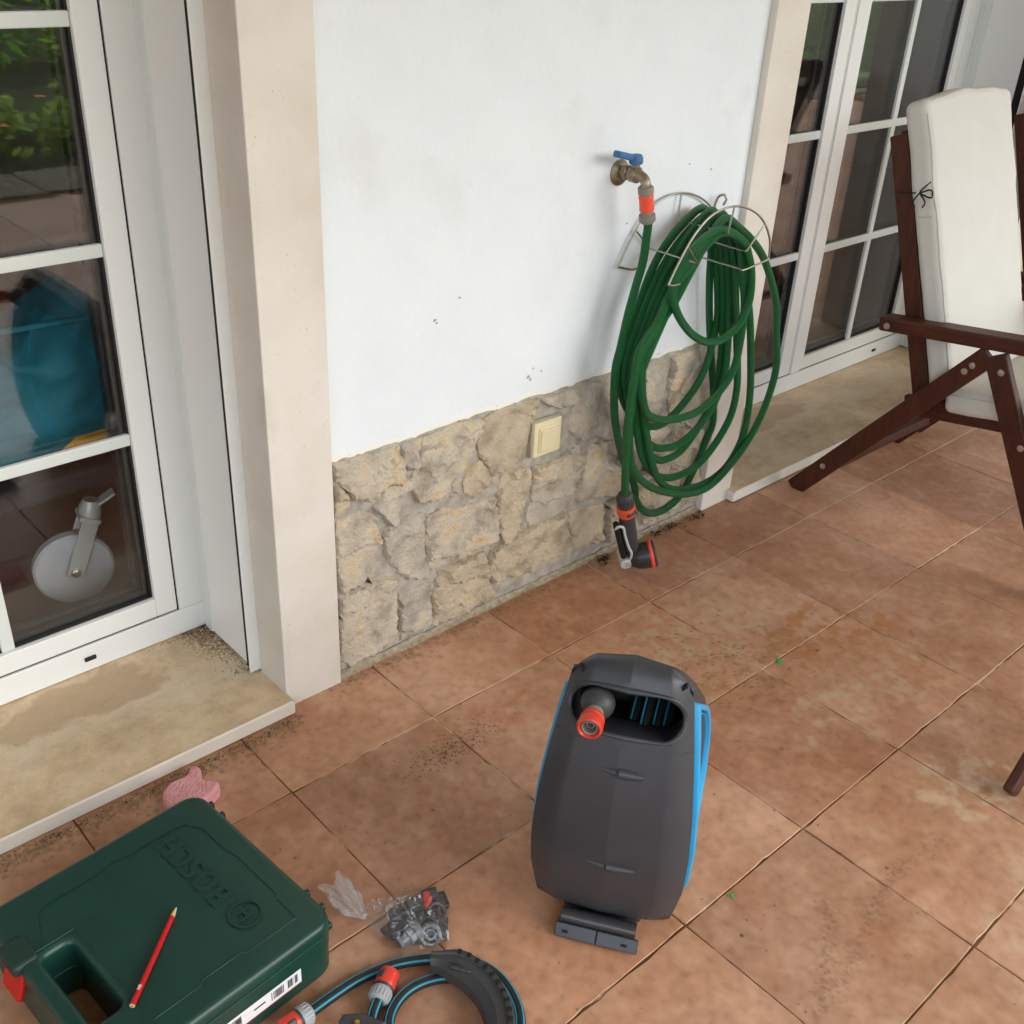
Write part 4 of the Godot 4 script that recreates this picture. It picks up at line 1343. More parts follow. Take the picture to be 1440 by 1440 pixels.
	# green hose
	var path := [
		Vector3(1.004,0.883,0.074), Vector3(1.006,0.861,0.074), Vector3(1.005,0.835,0.074), Vector3(1.002,0.785,0.074), Vector3(0.988,0.736,0.074), Vector3(0.972,0.676,0.074),
		Vector3(0.964,0.605,0.07), Vector3(0.958,0.545,0.066), Vector3(0.974,0.441,0.062), Vector3(1.004,0.359,0.058), Vector3(1.07,0.277,0.022), Vector3(1.122,0.192,0.022),
		Vector3(1.14,0.135,0.022), Vector3(1.178,0.093,0.022), Vector3(1.219,0.073,0.022), Vector3(1.269,0.071,0.022), Vector3(1.319,0.092,0.022), Vector3(1.359,0.147,0.022),
		Vector3(1.397,0.23,0.022), Vector3(1.413,0.307,0.022), Vector3(1.341,0.559,0.022), Vector3(1.314,0.682,0.022), Vector3(1.303,0.756,0.022), Vector3(1.249,0.855,0.03),
		Vector3(1.171,0.833,0.034), Vector3(1.096,0.773,0.038), Vector3(1.052,0.686,0.038), Vector3(1.004,0.533,0.038), Vector3(1.028,0.449,0.038), Vector3(1.085,0.379,0.038),
		Vector3(1.154,0.346,0.038), Vector3(1.206,0.35,0.038), Vector3(1.267,0.386,0.038), Vector3(1.313,0.432,0.038), Vector3(1.337,0.496,0.038), Vector3(1.346,0.583,0.038),
		Vector3(1.321,0.691,0.038), Vector3(1.3,0.772,0.038), Vector3(1.248,0.846,0.046), Vector3(1.169,0.815,0.05), Vector3(1.1,0.76,0.054), Vector3(1.054,0.683,0.054),
		Vector3(1.007,0.538,0.054), Vector3(1.043,0.419,0.054), Vector3(1.096,0.316,0.054), Vector3(1.149,0.269,0.054), Vector3(1.186,0.251,0.054), Vector3(1.246,0.254,0.054),
		Vector3(1.295,0.29,0.054), Vector3(1.351,0.36,0.054), Vector3(1.365,0.453,0.054), Vector3(1.344,0.608,0.054), Vector3(1.318,0.709,0.054), Vector3(1.298,0.768,0.054),
		Vector3(1.239,0.859,0.062), Vector3(1.167,0.827,0.066), Vector3(1.101,0.763,0.07), Vector3(1.056,0.68,0.07), Vector3(1.009,0.543,0.07), Vector3(1.035,0.436,0.07),
		Vector3(1.079,0.351,0.07), Vector3(1.123,0.313,0.07), Vector3(1.162,0.298,0.07), Vector3(1.22,0.292,0.07), Vector3(1.29,0.319,0.07), Vector3(1.342,0.373,0.07),
		Vector3(1.366,0.453,0.07), Vector3(1.342,0.62,0.07), Vector3(1.316,0.719,0.07), Vector3(1.291,0.784,0.07), Vector3(1.235,0.849,0.078), Vector3(1.167,0.816,0.082),
		Vector3(1.104,0.754,0.086), Vector3(1.057,0.684,0.086), Vector3(1.01,0.548,0.086), Vector3(1.024,0.427,0.086), Vector3(1.06,0.316,0.086), Vector3(1.116,0.248,0.086),
		Vector3(1.174,0.219,0.086), Vector3(1.23,0.212,0.086), Vector3(1.291,0.221,0.086), Vector3(1.347,0.259,0.086), Vector3(1.395,0.321,0.086), Vector3(1.405,0.392,0.086),
		Vector3(1.389,0.472,0.086), Vector3(1.342,0.637,0.086), Vector3(1.319,0.717,0.086), Vector3(1.293,0.778,0.086), Vector3(1.229,0.861,0.094), Vector3(1.161,0.828,0.098),
		Vector3(1.104,0.756,0.102), Vector3(1.055,0.689,0.102), Vector3(1.007,0.566,0.102), Vector3(1.033,0.43,0.102), Vector3(1.068,0.329,0.102), Vector3(1.103,0.257,0.102),
		Vector3(1.151,0.207,0.102), Vector3(1.217,0.179,0.102), Vector3(1.304,0.167,0.102), Vector3(1.381,0.183,0.102), Vector3(1.426,0.227,0.102), Vector3(1.446,0.283,0.102),
		Vector3(1.443,0.378,0.102), Vector3(1.42,0.479,0.102), Vector3(1.387,0.593,0.102), Vector3(1.35,0.678,0.102), Vector3(1.318,0.746,0.102), Vector3(1.288,0.794,0.102),
		Vector3(1.214,0.85,0.11), Vector3(1.16,0.814,0.114), Vector3(1.105,0.751,0.118), Vector3(1.048,0.677,0.118), Vector3(0.981,0.544,0.118), Vector3(0.964,0.455,0.118),
		Vector3(0.974,0.373,0.118), Vector3(0.994,0.315,0.118), Vector3(1.046,0.258,0.118), Vector3(1.118,0.213,0.118), Vector3(1.213,0.174,0.118), Vector3(1.306,0.166,0.118),
		Vector3(1.391,0.208,0.118), Vector3(1.458,0.27,0.118), Vector3(1.5,0.349,0.118), Vector3(1.515,0.439,0.118), Vector3(1.488,0.537,0.118), Vector3(1.467,0.61,0.118),
		Vector3(1.431,0.675,0.118), Vector3(1.378,0.745,0.118), Vector3(1.319,0.796,0.118), Vector3(1.261,0.833,0.118), Vector3(1.196,0.862,0.126), Vector3(1.142,0.825,0.13),
		Vector3(1.083,0.754,0.134), Vector3(1.042,0.697,0.134), Vector3(0.959,0.612,0.134), Vector3(0.969,0.532,0.134), Vector3(0.995,0.466,0.134), Vector3(1.029,0.438,0.134),
		Vector3(1.075,0.421,0.134), Vector3(1.134,0.411,0.134), Vector3(1.199,0.413,0.134), Vector3(1.26,0.441,0.134), Vector3(1.302,0.481,0.134), Vector3(1.315,0.532,0.134),
		Vector3(1.312,0.637,0.134), Vector3(1.286,0.717,0.134), Vector3(1.267,0.769,0.134), Vector3(1.241,0.818,0.134), Vector3(1.171,0.845,0.142), Vector3(1.119,0.842,0.146),
		Vector3(1.066,0.821,0.15), Vector3(1.03,0.779,0.15), Vector3(1.017,0.741,0.15), Vector3(1.046,0.683,0.15), Vector3(1.105,0.626,0.15), Vector3(1.168,0.594,0.15),
		Vector3(1.226,0.591,0.15), Vector3(1.278,0.616,0.15), Vector3(1.302,0.662,0.15), Vector3(1.297,0.719,0.15), Vector3(1.275,0.77,0.15), Vector3(1.241,0.812,0.15),
		Vector3(1.178,0.84,0.146), Vector3(1.135,0.824,0.14), Vector3(1.085,0.78,0.137), Vector3(1.037,0.737,0.136), Vector3(0.997,0.671,0.136), Vector3(0.95,0.619,0.136),
		Vector3(0.942,0.539,0.135), Vector3(0.943,0.431,0.131), Vector3(0.956,0.337,0.127), Vector3(0.968,0.272,0.123), Vector3(0.972,0.256,0.121),
	]
	var hose := thing("garden_hose", "coiled green garden hose hanging in loops on the wall", "garden hose", Vector3(1.2, 0, 0.07))
	var local := []
	for p in path:
		local.append(p - Vector3(1.2, 0, 0.07))
	var tube := MB.new()
	tube.tube(spline(local, 7), 0.0091, 16)
	obj("coil", tube, M.green_hose, hose)

	# spray gun at its end
	var a := Vector3(0.972,0.256,0.121)
	var e := Vector3(1.046, 0.036, 0.100)
	var d := (e - a).normalized()
	var nz := thing("spray_gun", "dark grey spray gun with orange rings at the end of the green hose", "spray gun", a)
	nz.scale = Vector3(1.22, 1.22, 1.22)
	var side := d.cross(Vector3(0, 0, 1)).normalized()     # roughly along -x or +x
	if side.x < 0:
		side = -side
	var nb := Basis(-d, -0.62) * Basis(side, -d, side.cross(-d))              # y of the gun points up along its grip
	var at := func(x: float, y: float, z: float) -> Vector3: return nb * Vector3(x, -y, z)
	var c1 := MB.new()
	c1.lathe(Transform3D(nb * Basis(Vector3.RIGHT, PI), Vector3.ZERO), [Vector2(0.0, -0.004), Vector2(0.011, -0.002), Vector2(0.0155, 0.006), Vector2(0.0175, 0.022), Vector2(0.0165, 0.030), Vector2(0, 0.030)], 24)
	for i in 14:
		var an := TAU * i / 14.0
		var bb := nb * Basis(Vector3.UP, an)
		c1.rbox(Transform3D(bb, bb * Vector3(0.0160, -0.014, 0)), Vector3(0.003, 0.014, 0.003), 0.001, 1)
	obj("hose_nut", c1, M.dark_plastic, nz)
	var c2 := MB.new()
	c2.lathe(Transform3D(nb * Basis(Vector3.RIGHT, PI), Vector3.ZERO), [Vector2(0.0, 0.0302), Vector2(0.0178, 0.0302), Vector2(0.0185, 0.033), Vector2(0.0185, 0.050), Vector2(0.0175, 0.054), Vector2(0.0, 0.054)], 28)
	obj("snap_collar", c2, M.orange, nz)
	var win := MB.new()
	win.rbox(Transform3D(nb * Basis(Vector3.UP, 0.5), nb * Basis(Vector3.UP, 0.5) * Vector3(0.0, -0.042, 0.0125)), Vector3(0.022, 0.011, 0.016), 0.005, 3)
	obj("release_window", win, M.dark_plastic, nz)
	var grip := MB.new()
	var gp := []
	var gr := []
	for i in 10:
		var u := i / 9.0
		gp.append(at.call(0.006 * u * u, 0.054 + 0.120 * u, 0.0))
		gr.append(0.0150 + 0.0012 * sin(u * 5.0) + 0.001 * u)
	grip.tube(gp, gr, 20)
	obj("grip", grip, M.dark_plastic, nz)
	var head := MB.new()
	var hd := (nb * Vector3(1.0, 0.06, 0.05)).normalized()
	var hx := hd.cross(Vector3.UP).normalized()
	var hb := Basis(hx, hd, hx.cross(hd))
	head.lathe(Transform3D(hb, at.call(0.012, 0.178, 0.006)), [Vector2(0.0, -0.022), Vector2(0.010, -0.020), Vector2(0.019, -0.012), Vector2(0.0255, 0.002), Vector2(0.0275, 0.016), Vector2(0.0275, 0.026), Vector2(0.0, 0.026)], 30)
	obj("spray_head", head, M.dark_plastic_shiny, nz)
	var ring := MB.new()
	ring.lathe(Transform3D(hb, at.call(0.012, 0.178, 0.006) + hd * 0.0262), [Vector2(0.0, 0.0), Vector2(0.0290, 0.0), Vector2(0.0305, 0.003), Vector2(0.0290, 0.0075), Vector2(0.0, 0.0075)], 30)
	obj("head_ring", ring, M.orange, nz)
	var face := MB.new()
	face.lathe(Transform3D(hb, at.call(0.012, 0.178, 0.006) + hd * 0.0339), [Vector2(0.0, 0.0), Vector2(0.0270, 0.0), Vector2(0.0280, 0.003), Vector2(0.0250, 0.006), Vector2(0.0, 0.005)], 30)
	obj("spray_face", face, M.dark_plastic, nz)
	# trigger on the room side: pale frame round a black pad
	var tb := nb * Basis(Vector3(0, 0, 1), 0.10)
	var trig := MB.new()
	trig.rbox(Transform3D(tb, at.call(-0.0185, 0.120, 0.006)), Vector3(0.012, 0.096, 0.024), 0.0055, 3)
	obj("trigger_pad", trig, M.black_rubber, nz)
	var fr := MB.new()
	fr.tube(spline([at.call(-0.026, 0.078, 0.014), at.call(-0.020, 0.070, 0.016), at.call(-0.011, 0.074, 0.017), at.call(-0.009, 0.095, 0.0175), at.call(-0.004, 0.130, 0.018), at.call(0.001, 0.152, 0.018), at.call(-0.004, 0.172, 0.018)], 5), 0.0028, 10)
	obj("trigger_frame", fr, M.pale_grey, nz)
	var piv := MB.new()
	piv.lathe(Transform3D(nb * Basis(Vector3.RIGHT, PI / 2), at.call(-0.012, 0.178, 0.0)), [Vector2(0, -0.016), Vector2(0.0125, -0.016), Vector2(0.0125, 0.021), Vector2(0.0105, 0.023), Vector2(0.006, 0.023), Vector2(0.006, 0.019), Vector2(0, 0.019)], 22)
	obj("pivot", piv, M.pale_grey, nz)
	var tip := MB.new()
	tip.lathe(Transform3D(nb, at.call(-0.006, 0.197, 0.010)), [Vector2(0, 0), Vector2(0.005, 0), Vector2(0.006, 0.004), Vector2(0.005, 0.010), Vector2(0, 0.010)], 12)
	obj("lock_button", tip, M.orange, nz)

	# cream switch on the stones
	var sw := thing("light_switch", "cream square light switch mounted on the rubble stones", "light switch", Vector3(0.816, 0.404, 0.003))
	var plate := MB.new()
	plate.rbox(xf(Vector3(0, 0, 0.003)), Vector3(0.083, 0.083, 0.012), 0.003, 3)
	obj("plate", plate, M.cream, sw)
	var rim := MB.new()
	rim.rbox(xf(Vector3(0.001, -0.001, 0.0095)), Vector3(0.060, 0.060, 0.006), 0.002, 2)
	var rim_o := obj("frame", rim, M.cream, sw)
	var rock := MB.new()
	rock.rbox(Transform3D(Basis(Vector3.RIGHT, 0.05), Vector3(0.001, -0.002, 0.012)), Vector3(0.053, 0.053, 0.008), 0.002, 2)
	obj("rocker", rock, M.cream, rim_o)
	var pad := MB.new()
	pad.box(Vector3(-0.043, -0.043, -0.02), Vector3(0.043, 0.044, -0.0025))
	obj("mortar_pad", pad, M.mortar, sw)


# ------------------------------------------------------------------ the hose reel box

const PROFILE := [Vector2(-0.09, 0.034), Vector2(-0.048, 0.034), Vector2(-0.024, 0.06), Vector2(-0.004, 0.13), Vector2(0.007, 0.2), Vector2(0.008, 0.275), Vector2(0, 0.345), Vector2(-0.014, 0.405), Vector2(-0.03, 0.455), Vector2(-0.047, 0.495), Vector2(-0.062, 0.513), Vector2(-0.082, 0.516), Vector2(-0.105, 0.503), Vector2(-0.16, 0.46), Vector2(-0.23, 0.4), Vector2(-0.28, 0.33), Vector2(-0.3, 0.25), Vector2(-0.28, 0.17), Vector2(-0.23, 0.1), Vector2(-0.16, 0.05)]
var loop := PackedVector2Array()
var loop_n := PackedVector2Array()


func _half(y: float) -> float:
	var pts := [[0.034, 0.104], [0.07, 0.113], [0.12, 0.120], [0.2, 0.121], [0.28, 0.116], [0.34, 0.109], [0.40, 0.101], [0.46, 0.091], [0.50, 0.084], [0.52, 0.076]]
	for i in pts.size() - 1:
		if y <= pts[i + 1][0]:
			return lerpf(pts[i][1], pts[i + 1][1], clampf((y - pts[i][0]) / (pts[i + 1][0] - pts[i][0]), 0, 1))
	return 0.076


# the point of the housing at loop position s (0..1 of the loop's points) and width w (-1..1): Vector3(width, up, forward)
func _shell(s: float, w: float) -> Vector3:
	var m := loop.size()
	var i := int(floor(s)) % m
	var f: float = s - floor(s)
	var p := loop[i].lerp(loop[(i + 1) % m], f)
	var nn := loop_n[i].lerp(loop_n[(i + 1) % m], f).normalized()
	var a := absf(w)
	# ridge in the middle, two flat facets, then a rounded chamfer down to the side
	var drop := 0.0
	if a < 0.66:
		drop = a / 0.66 * 0.0075
	else:
		var t := (a - 0.66) / 0.34
		drop = 0.0075 + 0.030 * (0.35 * t + 0.65 * t * t)
	# the underside is squarer than the front
	drop *= 1.0 - 0.8 * maxf(0.0, -nn.y)
	p -= nn * drop
	return Vector3(w * _half(p.y), p.y, p.x)


func _reel() -> void:
	var raw := spline2(PROFILE, 6)
	loop = raw
	var m := loop.size()
	loop_n.resize(m)
	for i in m:
		var t := (loop[(i + 1) % m] - loop[(i + m - 1) % m]).normalized()
		loop_n[i] = Vector2(t.y, -t.x)
	var at := Vector3(0.185, 0, 0.8135)
	var wdir := Vector3(0.55, 0, 0.835).normalized()
	var fdir := Vector3(-wdir.z, 0, wdir.x)
	var root := thing("hose_reel", "dark grey hose reel box with blue side rings standing on the tiles", "hose reel", at)
	root.basis = Basis(wdir, Vector3.UP, fdir * -1.0)
	if root.basis.determinant() < 0:
		root.basis = Basis(wdir, Vector3.UP, fdir)
	var fz := 1.0 if root.basis.z.dot(fdir) > 0 else -1.0     # forward is +z or -z of the node
	var P := func(s: float, w: float) -> Vector3:
		var q := _shell(s, w)
		return Vector3(q.x, q.y, q.z * fz)
	var ws := [-1.0, -0.93, -0.85, -0.76, -0.69, -0.66, -0.63, -0.5, -0.35, -0.2, -0.08, -0.03, -0.008, 0.0, 0.008, 0.03, 0.08, 0.2, 0.35, 0.5, 0.63, 0.66, 0.69, 0.76, 0.85, 0.93, 1.0]
	# the mouth: found as loop positions where the profile passes y = 0.40 and 0.485 on the front
	var s0 := -1
	var s1 := -1
	for i in m / 2:
		if s0 < 0 and loop[i].x > -0.06 and loop[i].y > 0.396 and i > 6:
			s0 = i
		if s0 >= 0 and s1 < 0 and loop[i].y > 0.490:
			s1 = i
	var body := MB.new()
	var flipped := fz < 0
	var put := func(rows: Array) -> void: body.sheet(rows, false, flipped)
	# everything but the mouth's band
	var rows := []
	for i in range(s1, s0 + m + 1):
		var row := []
		for w in ws:
			row.append(P.call(float(i), w))
		rows.append(row)
	put.call(rows)
	# the band with its stadium hole
	var cs := (s0 + s1) * 0.5
	var hs := (s1 - s0) * 0.5
	var ring_n := 72
	var inner := []
	var outer := []
	# stadium in the plane (w in -0.74..0.74, s within 60 % of the band)
	var hw := 0.90
	var hh := 0.72
	var mean_half := 0.094
	var band_h := 0.098
	var rr := hh * band_h * 0.5
	for i in ring_n:
		var a := TAU * i / ring_n
		var c := cos(a)
		var sn := sin(a)
		var ex: float = hw * mean_half - rr
		var q := Vector2(c * rr + signf(c) * ex * minf(1.0, absf(c) * 5.0), sn * rr)
		inner.append(Vector2(q.x / mean_half, q.y / (band_h * 0.5)))
		var k := 1.0 / maxf(absf(c), absf(sn))
		outer.append(Vector2(c * k, sn * k))
	var bands := []
	for l in 9:
		var f := l / 8.0
		var row := []
		for i in ring_n:
			var q: Vector2 = outer[i].lerp(inner[i], f)
			row.append(P.call(cs + q.y * hs, clampf(q.x, -1, 1)))
		bands.append(row)
	# true normals come from the shell itself
	var b0 := body.v.size()
	body.sheet(bands, true, flipped)
	for l in 9:
		for i in ring_n:
			var q: Vector2 = outer[i].lerp(inner[i], l / 8.0)
			var s: float = cs + q.y * hs
			var w: float = clampf(q.x, -0.99, 0.99)
			var du: Vector3 = P.call(s, w + 0.02) - P.call(s, w - 0.02)
			var dv: Vector3 = P.call(s + 0.4, w) - P.call(s - 0.4, w)
			var nn := du.cross(dv).normalized()
			if nn.dot(Vector3(0, 0.4, fz)) < 0:
				nn = -nn
			body.n[b0 + l * ring_n + i] = nn
	# the lip: a bead that stands proud, then walls that run inwards
	var lip := MB.new()
	var lip_rows := []
	var inward := Vector3(0, -0.45, -fz).normalized()
	var centre: Vector3 = P.call(cs, 0.0)
	for l in 9:
		var row := []
		for i in ring_n:
			var p: Vector3 = bands[8][i]
			var to_c: Vector3 = centre - p
			to_c = (to_c - inward * to_c.dot(inward)).normalized()
			var a := PI * l / 6.0
			if l <= 5:
				row.append(p - to_c * 0.0045 + to_c * 0.0055 * (1 - cos(a)) * 0.9 - inward * 0.0035 * sin(a) - inward * 0.0004)
			else:
				row.append(p + to_c * 0.0062 + inward * (0.004 + 0.022 * (l - 5)))
		lip_rows.append(row)
	lip.sheet(lip_rows, true, flipped)
	# flat sides
	for side in [-1.0, 1.0]:
		var c := body.vert(Vector3(side * 0.113, 0.27, -0.15 * fz), Vector3(side, 0, 0))
		var first := body.v.size()
		for i in m:
			body.vert(P.call(float(i), side), Vector3(side, 0, 0))
		for i in m:
			if (side > 0) == (fz > 0):
				body.face(c, first + (i + 1) % m, first + i)
			else:
				body.face(c, first + i, first + (i + 1) % m)
	obj("housing", body, M.reel, root)
	obj("mouth_lip", lip, M.reel, root)
	var cav := MB.new()
	var crow := []
	for l in 2:
		var row := []
		for i in ring_n:
			var p: Vector3 = lip_rows[8][i]
			row.append(p if l == 0 else centre + inward * 0.10 + (p - centre) * 0.98)
		crow.append(row)
	cav.sheet(crow, true, flipped)
	var cc := cav.vert(centre + inward * 0.12, -inward)
	for i in ring_n:
		cav.face(cc, ring_n + i, ring_n + (i + 1) % ring_n)
	obj("mouth_cavity", cav, M.black_rubber, root)
	# hose wound inside
	for e in [[0.006, 0.0], [0.023, 0.014], [0.040, 0.002], [0.055, -0.002]]:
		var turn := MB.new()
		var pth := []
		for i in 21:
			var a := PI * (0.10 + 0.8 * i / 20.0)
			pth.append(Vector3(e[0] + 0.010 * i / 20.0, 0.300 + 0.100 * sin(a) + e[1], (-0.145 + 0.095 * cos(a)) * fz))
		turn.tube(pth, 0.0072, 10)
		var turn_o := obj("wound_hose", turn, M.black_hose, root)
		var stripe := MB.new()
		var sp := []
		for i in 21:
			var a := PI * (0.10 + 0.8 * i / 20.0)
			sp.append(Vector3(e[0] - 0.0058 + 0.010 * i / 20.0, 0.300 + 0.1035 * sin(a) + e[1], (-0.145 + 0.0985 * cos(a)) * fz))
		stripe.tube(sp, 0.0022, 6)
		obj("blue_stripe", stripe, M.cyan, turn_o)
	# ball stop and the orange connector that looks out of the mouth
	var ball := MB.new()
	var bc := centre + Vector3(-0.042, 0.004, 0.0) + inward * 0.014
	var bp := []
	for i in 13:
		var a := -PI / 2 + PI * i / 12.0
		bp.append(Vector2(0.0250 * cos(a), 0.0250 * sin(a)))
	ball.lathe(xf(bc), bp, 28)
	obj("ball_stop", ball, M.dark_plastic, root)
	var od := Vector3(-0.02, 0.02, fz).normalized()
	var ox := od.cross(Vector3.UP).normalized()
	var ob := Basis(ox, od, ox.cross(od)).scaled_local(Vector3(1.04, 1.04, 1.04))
	var nut := MB.new()
	nut.lathe(Transform3D(ob, bc), [Vector2(0.0095, 0.010), Vector2(0.0115, 0.018), Vector2(0.0130, 0.024), Vector2(0.0130, 0.032)], 20)
	obj("hose_nut", nut, M.grey_plastic, root)
	var chip := MB.new()
	chip.rbox(Transform3D(ob, bc + ob * Vector3(-0.006, 0.021, -0.008)), Vector3(0.008, 0.012, 0.006), 0.002)
	obj("blue_insert", chip, M.cyan, root)
	var orange := MB.new()
	orange.lathe(Transform3D(ob, bc + od * 0.034), [Vector2(0.0135, 0.0), Vector2(0.0163, 0.001), Vector2(0.0170, 0.005), Vector2(0.0152, 0.0065), Vector2(0.0152, 0.0105), Vector2(0.0172, 0.012), Vector2(0.0178, 0.020), Vector2(0.0168, 0.0245), Vector2(0.0148, 0.026), Vector2(0.0130, 0.024), Vector2(0.0122, 0.018)], 30)
	var snap_o := obj("snap_connector", orange, M.red_orange, root)
	var bore := MB.new()
	bore.lathe(Transform3D(ob, bc + od * 0.034), [Vector2(0.0122, 0.020), Vector2(0.0105, 0.0235), Vector2(0.0092, 0.0225), Vector2(0.0088, 0.008), Vector2(0.0, 0.008)], 26)
	bore.lathe(Transform3D(ob, bc + od * 0.034), [Vector2(0.0062, 0.008), Vector2(0.0062, 0.016), Vector2(0.0042, 0.017), Vector2(0.0042, 0.008)], 20)
	obj("connector_bore", bore, M.grey_plastic, snap_o)
	# two pressed grips on the front, half a bullet each with its hollow beside it
	for y in [0.362, 0.178]:
		var s := 0.0
		for i in m / 2:
			if loop[i].x > -0.05 and i > 4 and loop[i].y > y:
				s = float(i)
				break
		var grip := MB.new()
		var gp := []
		var gr := []
		for i in 9:
			var u := i / 8.0
			var w := lerpf(0.02, 0.40, u)
			gp.append(P.call(s, w) + Vector3(0, -0.010 * u * 0.3, -0.0015 * fz))
			gr.append(maxf(0.0006, 0.0082 * sqrt(maxf(0.0, 1.0 - pow(u, 2.6)))))
		grip.tube(gp, gr, 14)
		obj("grip_bump", grip, M.reel, root)
		var hol := MB.new()
		gp = []
		gr = []
		for i in 9:
			var u := i / 8.0
			gp.append(P.call(s, lerpf(-0.004, -0.30, u)) + Vector3(0, 0, -0.0022 * fz))
			gr.append(0.0062 * pow(1.0 - u, 0.8) + 0.0004)
		hol.tube(gp, gr, 12)
		obj("grip_groove", hol, M.reel, root)
	for e in [[-0.84, 0], [0.86, 1]]:
		var vent := MB.new()
		var vp: Vector3 = P.call(float(s1) + 1.5, e[0])
		vent.rbox(Transform3D(Basis(Vector3(0, 0, 1), -0.7 * signf(e[0])), vp), Vector3(0.004, 0.014, 0.010), 0.0015)
		obj("vent_slot", vent, M.gap, root)
	# blue rings on both sides
	for side in [-1.0, 1.0]:
		for ring in ([[0.84, 0.765, 0.0135], [0.745, 0.715, 0.0095]] if side > 0 else [[0.80, 0.74, 0.014], [0.715, 0.685, 0.010]]):
			var blue := MB.new()
			var rws := []
			var cen := Vector2(-0.150, 0.262)
			for l in 6:
				var row := []
				var k: float = [ring[0], ring[0] - 0.004, ring[0] - 0.012, ring[1] + 0.012, ring[1] + 0.004, ring[1]][l]
				var hgt: float = [0.0, ring[2] * 0.75, ring[2], ring[2], ring[2] * 0.75, 0.0][l]
				for i in m:
					var q := cen + (loop[i] - loop_n[i] * 0.030 - cen) * k
					row.append(Vector3(side * (_half(q.y) - (0.0060 if side > 0 else 0.0098) + hgt), q.y, q.x * fz))
				rws.append(row)
			blue.sheet(rws, true, (side > 0) == (fz > 0))
			obj("blue_ring", blue, M.sky_blue, root)
	# foot: roller and wall plate
	var roll := MB.new()
	roll.tube([Vector3(-0.060, 0.030, -0.024 * fz), Vector3(0.060, 0.030, -0.024 * fz)], 0.012, 20)
	obj("foot_roller", roll, M.dark_plastic_shiny, root)
	var plate := MB.new()
	var pb := Basis(Vector3.RIGHT, -0.55 * fz)
	plate.rbox(Transform3D(Basis(Vector3.UP, 0.0) * pb, Vector3(-0.0335, 0.014, -0.007 * fz)), Vector3(0.0665, 0.023, 0.006), 0.002)
	plate.rbox(Transform3D(Basis(Vector3.UP, 0.0) * pb, Vector3(0.0335, 0.014, -0.0068 * fz)), Vector3(0.0665, 0.023, 0.006), 0.002)
	var plate_o := obj("wall_plate", plate, M.reel, root)
	for x in [-0.05, 0.045]:
		var hole := MB.new()
		hole.rbox(Transform3D(pb, Vector3(x, 0.014, -0.0042 * fz)), Vector3(0.010, 0.005, 0.003), 0.001)
		obj("screw_slot", hole, M.gap, plate_o)
	var under := MB.new()
	under.rbox(xf(Vector3(0.0, 0.006, -0.034 * fz)), Vector3(0.085, 0.012, 0.05), 0.005, 3)
	obj("foot_pad", under, M.dark_plastic_shiny, root)
	var base := MB.new()
	base.rbox(xf(Vector3(0, 0.020, -0.16 * fz)), Vector3(0.13, 0.040, 0.20), 0.01)
	obj("base", base, M.reel, root)


# ------------------------------------------------------------------ tool case and pencil

